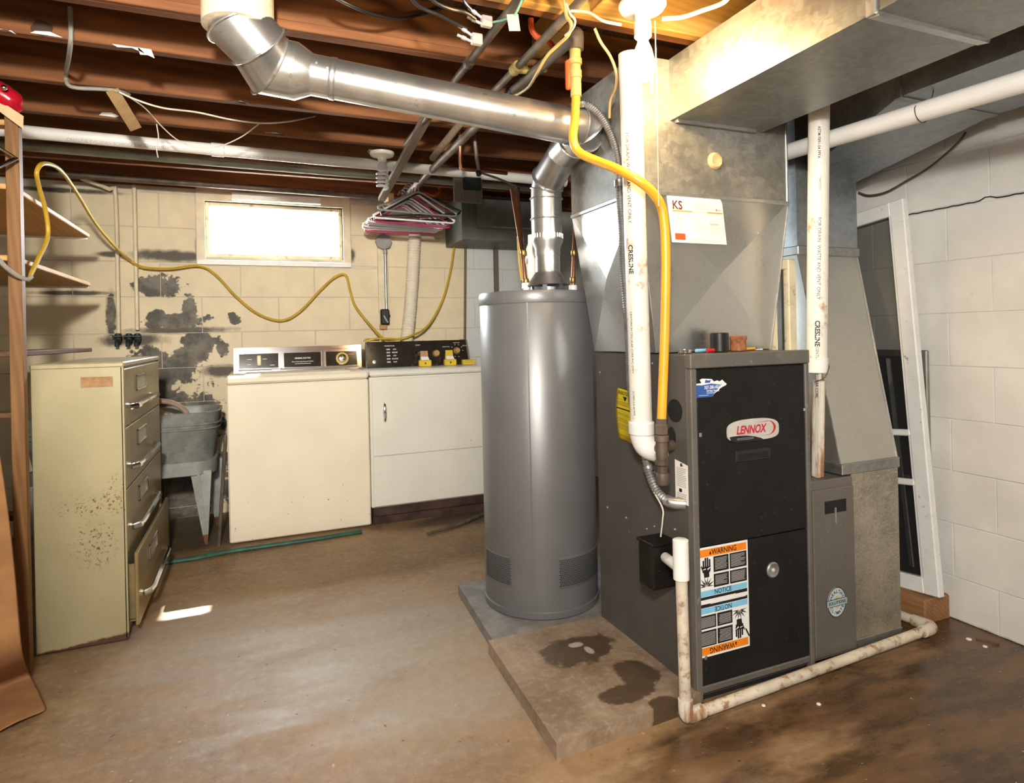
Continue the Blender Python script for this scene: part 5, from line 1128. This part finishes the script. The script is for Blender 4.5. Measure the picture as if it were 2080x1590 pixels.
one('wooden_pole', MB().tube([(0.9453,2.8834,2.1950), (0.8784,3.1500,2.0940)], .018, 10), M['lath'], 'short wooden pole end beside the hanger pipe', 'pole')
one('block_of_wood', MB().rbox(.87,.91,4.25,4.40,2.10,2.155,.003), M['stake'], 'small pale wood block under the joists left of the hangers', 'block')

def lampholder(nm, lab, p, r):
    t = thing(nm, lab, 'light', tuple(p))
    ob('base', MB().lathe([(.0001,.0),(r,.0),(r,-.008),(r*.9,-.018),(r*.55,-.026),(.026,-.030),(.024,-.034),(.024,-.056),(.020,-.058)], p, (0,0,1), 36), M['porcelain'], t); return t
bp = Vector((1.116, 1.60, 2.168))
lb = lampholder('pull_chain_light', 'white porcelain ceiling lamp with a glowing bulb in front of the plenum', bp, .072)
ob('collar', MB().lathe([(.0245,-.055),(.0265,-.058),(.0265,-.098),(.023,-.102)], bp, (0,0,1), 24), M['white'], lb)
ob('bulb', MB().lathe([(.014,-.100),(.017,-.118),(.026,-.140),(.0315,-.165),(.0335,-.190),(.031,-.212),(.022,-.229),(.0001,-.236)], bp, (0,0,1), 28), M['lamp_on'], lb)
ob('pull_chain', MB().tube([bp+Vector((.024,-.03,-.06)), bp+Vector((.024,-.031,-.30)), bp+Vector((.022,-.03,-.62))], .0016, 5), M['white_cable'], lb)
ob('pull_cord', MB().tube([bp+Vector((.002,-.036,-.20)), bp+Vector((.002,-.036,-.29))], .004, 6), M['white_cable'], lb)
ob('mounting_box', MB().lathe([(.052,.0),(.052,.036)], bp, (0,0,1), 8), M['zinc'], lb, 0)
cb = Vector((.679, 3.46, 2.192))
cf = lampholder('spiral_bulb_light', 'unlit spiral bulb in a porcelain ceiling lampholder left of the hangers', cb, .068)
ob('bulb_base', MB().lathe([(.018,-.056),(.022,-.060),(.025,-.072),(.028,-.085),(.027,-.098),(.018,-.102)], cb, (0,0,1), 24), M['cfl'], cf)
sp = []
for i in range(121):
    t = i/120; a = t*2*math.pi*4.2; sp.append(cb+Vector((math.cos(a)*.0285, math.sin(a)*.0285, -.106-.092*t)))
ob('spiral_tube', MB().tube(sp, .0072, 8), M['cfl'], cf)
ob('mounting_plate', MB().rbox(cb.x-.075, cb.x-.03, cb.y-.02, cb.y+.02, cb.z-.004, cb.z+.008, .002), M['lath'], cf, 0)

def wire(nm, pts, r, m, lab, cat='cable', group=None, k=6): return one(nm, MB().tube(smooth(pts, k), r, 8), M[m], lab, cat, group)
wire('grey_cable', [(-0.5436,2.4900,2.2996), (-0.5444,2.5000,2.2282), (-0.5512,2.5209,2.1900), (-0.5863,2.6498,2.1850), (-0.6541,2.9150,2.2275), (-0.6518,2.9300,2.1912), (-0.6161,2.9300,2.1823), (-0.5415,2.9300,2.1881), (-0.4824,2.9300,2.1878), (-0.4554,3.0000,2.2028)], .0075, 'grey_cable', 'grey cable dropping over the joists and bending to the wooden stake')
one('wooden_stake', MB().obox((-0.5010,2.9200,2.1837), (-0.4477,3.1000,2.0917), (.021,.0,.011), (.0,.006,.0)), M['stake'], 'short pale wooden stake nailed under a joist at upper left', 'stake')
wire('white_cable', [(-0.4824,2.9300,2.1858), (-0.4226,2.9300,2.1615), (-0.3284,2.9500,2.1454), (-0.2035,3.0000,2.1583), (-0.0694,3.0500,2.1578), (0.0538,3.1000,2.1719), (0.1775,3.2000,2.2247), (0.3161,3.3300,2.3097)], .0038, 'white_cable', 'thin white cable sagging under the joists right of the stake', 'cable')
wire('white_cable', [(-0.4556,3.0000,2.1925), (-0.4109,3.1000,2.1851), (-0.3579,3.2000,2.1413), (-0.3006,3.2500,2.1018), (-0.2237,3.2500,2.0772), (-0.1297,3.2500,2.0907), (-0.0321,3.2000,2.1297), (0.0499,3.1200,2.1779)], .0026, 'white_cable', 'thin white wire looping under the white ceiling pipe', 'cable')
wire('white_cable', [(-0.3787,3.1800,2.1460), (-0.3721,3.1800,2.0850), (-0.3807,3.1800,2.0402), (-0.3758,3.1800,1.9966)], .0024, 'white_cable', 'short white wire end dangling below the white ceiling pipe', 'cable')
wire('black_cable', [(0.2145,1.9500,2.2205), (0.2833,1.9800,2.2110), (0.3868,2.0500,2.2248), (0.4924,2.1200,2.2652), (0.5870,2.1800,2.3260), (0.6669,2.2000,2.3732)], .0055, 'black_cable', 'black coax cable sagging in front of the joist, leftmost', 'cable')
wire('black_cable', [(0.4226,1.7800,2.1793), (0.4703,1.8000,2.1452), (0.5357,1.8200,2.1402), (0.5928,1.8300,2.1278), (0.6326,1.8400,2.1240)], .0055, 'black_cable', 'black coax cable running into the lower splitter', 'cable')
wire('black_cable', [(0.4628,1.7400,2.1592), (0.5115,1.7600,2.1429), (0.5623,1.7800,2.1432), (0.6152,1.8000,2.1520), (0.6537,1.8200,2.1487)], .0055, 'black_cable', 'black coax cable running into the upper splitter', 'cable')
wire('black_cable', [(0.6011,1.8000,2.2166), (0.6159,1.8000,2.1820), (0.6360,1.8000,2.1632)], .005, 'black_cable', 'short black coax cable above the splitters', 'cable')
for (qx, qy), lab_ in (((988,44), 'silver coax splitter fixed to the iron pipe, upper'), ((968,80), 'silver coax splitter fixed to the iron pipe, lower')):
    p = Vector(aY(qx,qy,1.84)); t_ = thing('coax_splitter', lab_, 'splitter', tuple(p), 'coax splitters on the pipe')
    ob('body', MB().rbox(p.x-.018, p.x+.018, p.y-.010, p.y+.010, p.z-.017, p.z+.017, .003), M['silver'], t_)
    for k in (-1, 1): ob('connector', MB().lathe([(.0045,0),(.0045,.02),(.0065,.021),(.0065,.034),(.0045,.036),(.0045,.05)], p+Vector((-.015,0,.010*k)), (-.85,0,.35+.1*k), 8), M['silver'], t_)
tg = thing('wire_tag', 'pale green paper tag hung on the ground wire beside the pipe', 'tag', (0.7381,1.7200,2.1128))
p = Vector((0.7395,1.7200,2.1072)); ob('card', MB().hexa([p+Vector((-.014,0,-.030)),p+Vector((.022,0,-.024)),p+Vector((.022,.001,-.024)),p+Vector((-.014,.001,-.030))], [p+Vector((-.022,0,.018)),p+Vector((.016,0,.026)),p+Vector((.016,.001,.026)),p+Vector((-.022,.001,.018))]), plain('pale_green_card', (.52,.62,.40), .6, 0, .1), tg, 0)
wire('ground_wire', [(0.7217,1.8400,2.1591), (0.7275,1.7600,2.1300), (0.7433,1.7200,2.1285), (0.7512,1.7000,2.1466), (0.7590,1.6800,2.1730)], .0035, 'green_wire', 'green ground wire curling above the splitters', 'wire')
wire('red_cable', [(0.9031,1.9500,2.2537), (0.9059,1.9500,2.2170), (0.9277,1.9500,2.1935), (0.9751,1.9700,2.1997), (1.0167,2.0000,2.1915)], .010, 'red_cable', 'orange red cable behind the iron pipes near the lit bulb', 'cable')
wire('red_cable', [(1.1531,4.0000,2.2293), (1.2033,4.0000,2.2103), (1.2620,4.0000,2.2377)], .012, 'red_cable', 'orange red cable loop above the hangers', 'cable')
wire('red_cable', [(1.1232,4.2500,2.1711), (1.2004,4.3000,2.1697), (1.2626,4.3500,2.2163), (1.2669,4.4000,2.2707)], .011, 'red_cable', 'rusty orange cable loop right beside the hanger hooks', 'cable')
wire('yellow_cable', [(0.9006,1.7000,2.2219), (0.9073,1.7000,2.1477), (0.9237,1.7000,2.1233), (0.9358,1.7400,2.1100), (0.9314,1.8000,2.1046), (0.9157,1.8600,2.0877), (0.9209,1.9500,2.0668), (0.9605,2.1000,2.0860), (0.9859,2.2500,2.1167), (0.9746,2.3500,2.1318)], .0055, 'yellow_cable', 'yellowed cable running from the bulb area along the grey pipe')
wire('white_cable', [(0.9029,1.6600,2.1395), (0.9389,1.6200,2.1220), (0.9768,1.6000,2.0942), (1.0300,1.5850,2.0846)], .0042, 'white_cable', 'white cable running to the left side of the lit lampholder')
wire('white_cable', [(1.1772,1.5850,2.1276), (1.2236,1.5500,2.1235), (1.2567,1.5000,2.1245), (1.2964,1.4500,2.1318), (1.2883,1.4000,2.1405)], .0065, 'white_cable', 'white cable leaving the right side of the lit lampholder')
wire('white_cable', [(0.8760,1.6400,2.1454), (0.8777,1.6200,2.1068), (0.8935,1.6200,2.0894), (0.9049,1.6600,2.0836), (0.9023,1.7000,2.0834)], .0036, 'white_cable', 'knotted white cable end over the gas riser')
wire('yellow_cable', [(1.0070,1.7000,2.1220), (1.0272,1.7000,2.0837), (1.0745,1.7200,2.0527), (1.1079,1.7400,2.0101), (1.1283,1.7800,1.9797), (1.1331,1.8200,1.9536), (1.1402,1.8400,1.9026)], .0045, 'yellow_cable', 'yellowed cable hanging down the plenum side behind the white pipe')
one('cable_staple_bar', MB().rbox(1.02, 1.13, 1.50, 1.515, 2.19, 2.215, .003), M['zinc'], 'small bright metal strap under the joist by the lit bulb', 'strap')
ob('bracing', MB().rbox(.45, 1.30, 1.395, 1.40, 2.19, 2.21, .002), M['galv_dull'], ceiling, 0)
wire('wall_cable', [(2.5450,2.0089,1.7793), (2.5400,1.9542,1.7539), (2.5400,1.8725,1.7513), (2.5400,1.7837,1.7772), (2.5400,1.7000,1.8036), (2.5350,1.6273,1.8374), (2.5300,1.5580,1.8807), (2.5300,1.5359,1.9061)], .0042, 'brown_cable', 'dark cable sagging along the white right wall under the duct')
wire('black_cable', [(2.6931,1.5818,2.0000), (2.6823,1.5219,2.0000), (2.6787,1.4517,2.0000)], .012, 'brown_cable', 'dark wrapped cable end above the right wall')

# ================================================================== CLOTHES HANGERS
def make_hanger(name, m, w_, h_, r, bar=True):
    t = thing(name, 'hanger', 'hanger', (0,0,0), 'hangers on the grey pipe')
    e = .018; pts = [(0,0,-.075),(-.03,0,-.082),(-w_/2+e,0,-h_),(-w_/2,0,-h_-.010),(-w_/2+.004,0,-h_-.022),(-w_/2+e,0,-h_-.028),(w_/2-e,0,-h_-.028),(w_/2-.004,0,-h_-.022),(w_/2,0,-h_-.010),(w_/2-e,0,-h_),(.03,0,-.082),(0,0,-.075)]
    ob('frame', MB().tube(pts, r, 8), m, t)
    hk = [(0,0,-.078),(0,0,-.045)]
    for i in range(11):
        a = math.radians(-60 + 240*i/10); hk.append((-.0+.022*math.cos(a)-.0, 0, .0+.022*math.sin(a)))
    ob('hook', MB().tube(hk, min(r, .0026) if r < .003 else .0032, 6), m if r > .003 else M['h_wire'], t)
    return t
def copy_thing(src):
    c = src.copy(); COL.objects.link(c)
    for ch in src.children:
        d = ch.copy(); COL.objects.link(d); d.parent = c
        for g in ch.children: e = g.copy(); COL.objects.link(e); e.parent = d
    return c
protos = {}
spec = {'white': ('h_white', .52, .215, .0058), 'pink': ('h_pink', .50, .225, .0055), 'black': ('h_black', .50, .185, .0060), 'clear': ('h_clear', .50, .180, .0060), 'wire': ('h_wire', .45, .160, .0024), 'rust': ('h_rust', .50, .185, .0060), 'navy': ('h_navy', .48, .19, .0055)}
seq = [('clear', 3.86, .00, 4, 'clear plastic hanger at the front of the bunch'), ('black', 3.885, .02, -4, 'black plastic hanger, second from the front of the bunch'), ('white', 3.91, -.01, 3, 'white plastic hanger, third from the front of the bunch'), ('wire', 3.93, .04, 8, 'bent wire hanger sticking out to the right near the front'), ('rust', 3.955, -.02, -6, 'rust red plastic hanger near the front of the bunch'), ('pink', 3.975, .01, 5, 'magenta plastic hanger near the front of the bunch'), ('white', 4.0, -.03, 2, 'white plastic hanger right behind the front magenta one'), ('black', 4.025, -.02, -3, 'black plastic hanger in the middle of the bunch'), ('white', 4.05, -.02, 3, 'white plastic hanger in the middle of the bunch'), ('clear', 4.075, -.03, -2, 'clear plastic hanger in the middle of the bunch'), ('white', 4.10, -.01, 4, 'white plastic hanger behind the middle clear one'), ('navy', 4.125, -.03, 0, 'navy blue plastic hanger with hook seen beside the pipe'), ('white', 4.15, -.03, 3, 'white plastic hanger low at the back of the bunch'), ('rust', 4.175, .0, -3, 'rust red plastic hanger at the back of the bunch'), ('white', 4.20, -.02, 2, 'white plastic hanger second from the back'), ('pink', 4.225, -.01, 1, 'magenta plastic hanger showing lowest at the back')]
for kind, yy, dx, rz, lab_ in seq:
    if kind not in protos: protos[kind] = t = make_hanger('clothes_hanger', M[spec[kind][0]], *spec[kind][1:]); 
    else: t = copy_thing(protos[kind])
    f_ = (yy-3.86)/.365; t.location = (.985+dx*.6, 3.86+(yy-3.86)*1.35, 2.150 - .004 - random.uniform(0,.006)); t.rotation_euler = (0, math.radians(rz*.6), math.radians(-6+rz)); t['label'] = lab_
    t.location.z = 2.155+.0215-.0185

# ================================================================== LEFT SHELF UNIT
su = thing('shelf_unit', 'open wooden shelf unit with a rough post at the left edge', 'shelf', (-1.1, 2.9, 0))
ob('post', MB().rbox(-.798, -.757, 2.725, 2.765, .0, 1.99, .002), M['post'], su, 0)
ob('post', MB().rbox(-1.55, -1.50, 2.722, 2.80, .0, 1.99, .003), M['dark_board'], su, 0)
ob('post', MB().rbox(-1.55, -1.50, 3.98, 4.05, .0, 1.99, .003), M['dark_board'], su, 0)
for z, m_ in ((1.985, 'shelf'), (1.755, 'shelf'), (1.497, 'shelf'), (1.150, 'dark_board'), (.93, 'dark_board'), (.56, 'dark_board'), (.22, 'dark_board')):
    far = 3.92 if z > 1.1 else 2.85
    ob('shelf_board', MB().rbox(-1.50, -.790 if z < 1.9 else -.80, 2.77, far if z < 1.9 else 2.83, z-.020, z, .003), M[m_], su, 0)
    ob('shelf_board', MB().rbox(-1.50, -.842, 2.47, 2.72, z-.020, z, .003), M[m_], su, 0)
    if z in (1.755, 1.497): ob('edge_strip', MB().box(-1.50, -.80, far-.006, far, z-.030, z-.020), M['sash_white'], su, 0)
for xx_ in (-1.05, -.93): ob('back_board', MB().rbox(xx_-.055, xx_+.055, 2.80, 2.815, .02, 1.95, .003), M['dark_board'], su, 0)
one('wall_bracket', MB().tube([(-0.7998,2.6500,1.8564), (-0.7568,2.6900,1.8288), (-0.8012,2.6500,1.7787)], .006, 8), M['chrome'], 'bright V-shaped wire bracket at the left edge of the photo', 'bracket')
one('grey_cable', MB().tube(smooth([(-0.7965,2.6000,1.4806), (-0.7796,2.6400,1.4424), (-0.7600,2.6900,1.4155), (-0.7400,2.7200,1.4064), (-0.7322,2.7400,1.4172)], 5), .0075, 8), M['grey_cable'], 'grey cable curving round the shelf post', 'cable')
bt_ = thing('plastic_tray', 'beige tray of red plastic lying on top of the shelf post', 'tray', (-.85, 2.72, 1.99))
ob('tray', MB().hexa([(-0.8426,2.7000,2.0224), (-0.7364,2.7000,1.9361), (-0.7583,2.7800,1.9588), (-0.8675,2.7800,2.0477)], [(-0.8420,2.7000,2.0567), (-0.7342,2.7000,1.9817), (-0.7559,2.7800,2.0057), (-0.8669,2.7800,2.0830)]), M['tray_beige'], bt_, 0)
rb = thing('red_bottle', 'dark red plastic bottle lying in the beige tray', 'bottle', (-0.7958,2.7300,2.0388))
ob('bottle', MB().tube(smooth([(-0.8410,2.7200,2.0763), (-0.8065,2.7200,2.0600), (-0.7745,2.7300,2.0361), (-0.7534,2.7400,2.0104)], 4), [.040]*9+[.036,.026,.015,.010], 14), M['red_plastic'], rb)
ob('cap', MB().ball((-0.7773,2.6600,2.0622), .010), M['chrome'], rb)
# brown cloth spilling from the shelf to the floor
cl = MB(); rows = []
edge = smooth([(-0.7436,2.4200,0.9135), (-0.7114,2.3800,0.6582), (-0.6939,2.3600,0.4198), (-0.6791,2.3350,0.2321), (-0.7540,2.6649,0.0300), (-0.6802,2.5216,0.0120), (-0.6247,2.4026,0.0080)], 3)
for k in range(16):
    t = k/15; row = []
    for i, e in enumerate(edge):
        s = max(0, (i-10)/8); f_ = .020*math.sin(t*13 + i*.15)*(1-.6*s)
        row.append((e.x - t*.62 + f_*.4, e.y - t*.33 + f_ - .10*s*t, max(.006, e.z + (.012*math.sin(t*16)*s if s else 0))))
    rows.append(row)
nE = len(edge)
cl.add([p for r in rows for p in r], [(k*nE+i, k*nE+i+1, (k+1)*nE+i+1, (k+1)*nE+i) for k in range(15) for i in range(nE-1)])
c_o = one('canvas_cloth', cl, M['cloth'], 'brown canvas cloth hanging from the shelf and spreading on the floor', 'cloth', None, 80)
s_ = c_o.modifiers.new('thickness', 'SOLIDIFY'); s_.thickness = .004; s2 = c_o.modifiers.new('smooth', 'SUBSURF'); s2.levels = s2.render_levels = 1

# ================================================================== RIGHT SIDE: SASHES, BLOCK, SMALL ITEMS
def frame_thing(name, lab, O, Uv, Vv, w_, h_, st, rails, t_, m_, pane_m, depth=.03, cat='window'):
    O, Uv, Vv = Vector(O), Vector(Uv).normalized(), Vector(Vv); Vv = (Vv-Uv*Vv.dot(Uv)).normalized(); Nv = Uv.cross(Vv).normalized()
    Mx = Matrix(((Uv.x,Vv.x,Nv.x,O.x),(Uv.y,Vv.y,Nv.y,O.y),(Uv.z,Vv.z,Nv.z,O.z),(0,0,0,1)))
    t = thing(name, lab, cat, (0,0,0)); t.matrix_world = Mx; OFF[t.name] = Vector()
    ob('stile', MB().rbox(0, st, 0, h_, -depth/2, depth/2, .004), m_, t, 0, True); ob('stile', MB().rbox(w_-st, w_, 0, h_, -depth/2, depth/2, .004), m_, t, 0, True)
    ys_ = [0.0] + rails + [h_-st]
    for i, ry in enumerate(ys_):
        hh = st if i in (0, len(ys_)-1) else st*.42
        ob('rail', MB().rbox(st, w_-st, ry, ry+hh, -depth/2, depth/2, .004), m_, t, 0, True)
    if pane_m:
        ob('bead', MB().box(st, st+.010, st, h_-st, -depth*.3, depth*.38).box(w_-st-.010, w_-st, st, h_-st, -depth*.3, depth*.38), m_, t, 0, True)
        for y0_, y1_, hh in zip(ys_, ys_[1:], [st]+[st*.42]*len(rails)): ob('pane', MB().box(st, w_-st, y0_+hh, y1_, -.002, .002), pane_m, t, 0, True)
    return t
bl = thing('wood_block', 'rough wooden beam offcut on the floor under the leaning white sash', 'block', (2.48, 1.66, 0))
ob('beam', MB().rbox(2.40, 2.548, 1.645, 2.5, .0, .098, .006), M['block_wood'], bl)
o0 = Vector((2.452,1.613,.112)); top_ = Vector((2.5280,1.7940,1.7043)); 
frame_thing('wooden_window', 'tall white chipped window sash leaning against the right wall', o0, (.02,.99,-.105), top_-o0, .62, (top_-o0).length, .062, [.42,.62], 0, M['sash_white'], M['screen'], .032)
# slanted pale bar seen through the sash and dark aluminium storm window on the wall
frame_thing('storm_window', 'dark aluminium storm window standing flat against the right wall', (2.548,1.712,.03), (0,1,0), (0,0,1), .50, 1.04, .028, [.5], 0, M['alum'], M['darkpane'], .02)
one('pale_strip', MB().obox((2.5000,1.8506,1.0340), (2.4700,1.7453,0.1877), (0,.008,0), (.004,0,0)), M['alum'], 'thin pale strip leaning behind the white sash', 'strip')
one('pale_strip', MB().rbox(2.50, 2.512, 2.06, 2.075, .6, 1.44, .002), M['alum'], 'short pale strip standing behind the return duct', 'strip')
frame_thing('wooden_window', 'yellowed wooden sash standing behind the plenum next to the white pipe', (1.770,1.800,.645), (1,.02,0), (0,.0,1), .148, .79, .040, [], 0, M['sash_aged'], M['darkpane'], .034)
zf = 1.0975
def fpt(px, yv): p = Vector(aY(px, 715, yv)); return Vector((p.x, yv, zf))
p = fpt(1391, 1.675); ring = MB().lathe([(.020,0),(.0225,.001),(.0225,.011),(.021,.012),(.0205,.006),(.0001,.006)], p, (0,0,1), 24); one('metal_lid', ring, M['chrome'], 'small round metal lid on top of the furnace', 'lid')
p = fpt(1462, 1.69); one('pipe_plug', MB().lathe([(.028,0),(.030,.002),(.030,.062),(.026,.064),(.025,.058),(.0001,.058)], p, (0,0,1), 28), M['black'], 'black round pipe cap on top of the furnace', 'plug')
p = fpt(1500, 1.69); one('brown_jar', MB().lathe([(.024,0),(.027,.003),(.026,.035),(.029,.040),(.029,.050),(.026,.052),(.024,.046),(.0001,.044)], p, (0,0,1), 20), M['jar'], 'brown glazed jar beside the black cap on the furnace', 'jar')
p = fpt(1428, 1.70); mk = thing('marker', 'blue and red marker lying on top of the furnace', 'marker', tuple(p)); ob('barrel', MB().lathe([(.005,0),(.006,.002),(.006,.05),(.003,.055)], p+Vector((-.03,0,.006)), (1,.1,0), 10), M['print_blue'], mk); ob('cap', MB().lathe([(.0062,.03),(.0062,.062),(.004,.064)], p+Vector((-.025,-.014,.006)), (1,.0,0), 10), M['print_red'], mk)
p = fpt(1530, 1.72); pc = thing('pencil', 'short yellow pencil lying on top of the furnace', 'pencil', tuple(p)); ob('shaft', MB().lathe([(.0045,0),(.0045,.045)], p+Vector((-.03,0,.005)), (1,.15,0), 6), M['orange_coat'], pc); ob('tip', MB().lathe([(.0045,.045),(.001,.058)], p+Vector((-.03,0,.005)), (1,.15,0), 6), M['black'], pc)
# litter on the damp floor
for (lx, ly), rr_, lab_ in (((1.6011,1.4405,0.0000)[:2], .007, 'pale round chip on the wet floor below the furnace'), ((2.4353,1.5072,0.0000)[:2], .010, 'pale flat chip on the wet floor nearest the right wall'), ((1.4416,1.5051,0.0000)[:2], .006, 'tan crumb on the floor in front of the drain pipe'), ((2.4308,1.4487,0.0000)[:2], .008, 'small pale chip on the wet floor by the right wall corner')):
    one('plaster_chip', MB().lathe([(.0001,.0),(rr_,.001),(rr_*.9,.004),(.0001,.0045)], (lx, ly, 0), (0,0,1), 7), M['paper'], lab_, 'chip', 'chips on the wet floor', 0)
one('twig', MB().tube([(2.4589,1.4973,0.0050), (2.4828,1.4673,0.0060), (2.4886,1.4344,0.0050)], .004, 6), M['iron'], 'dark twig on the wet floor near the right wall', 'twig')
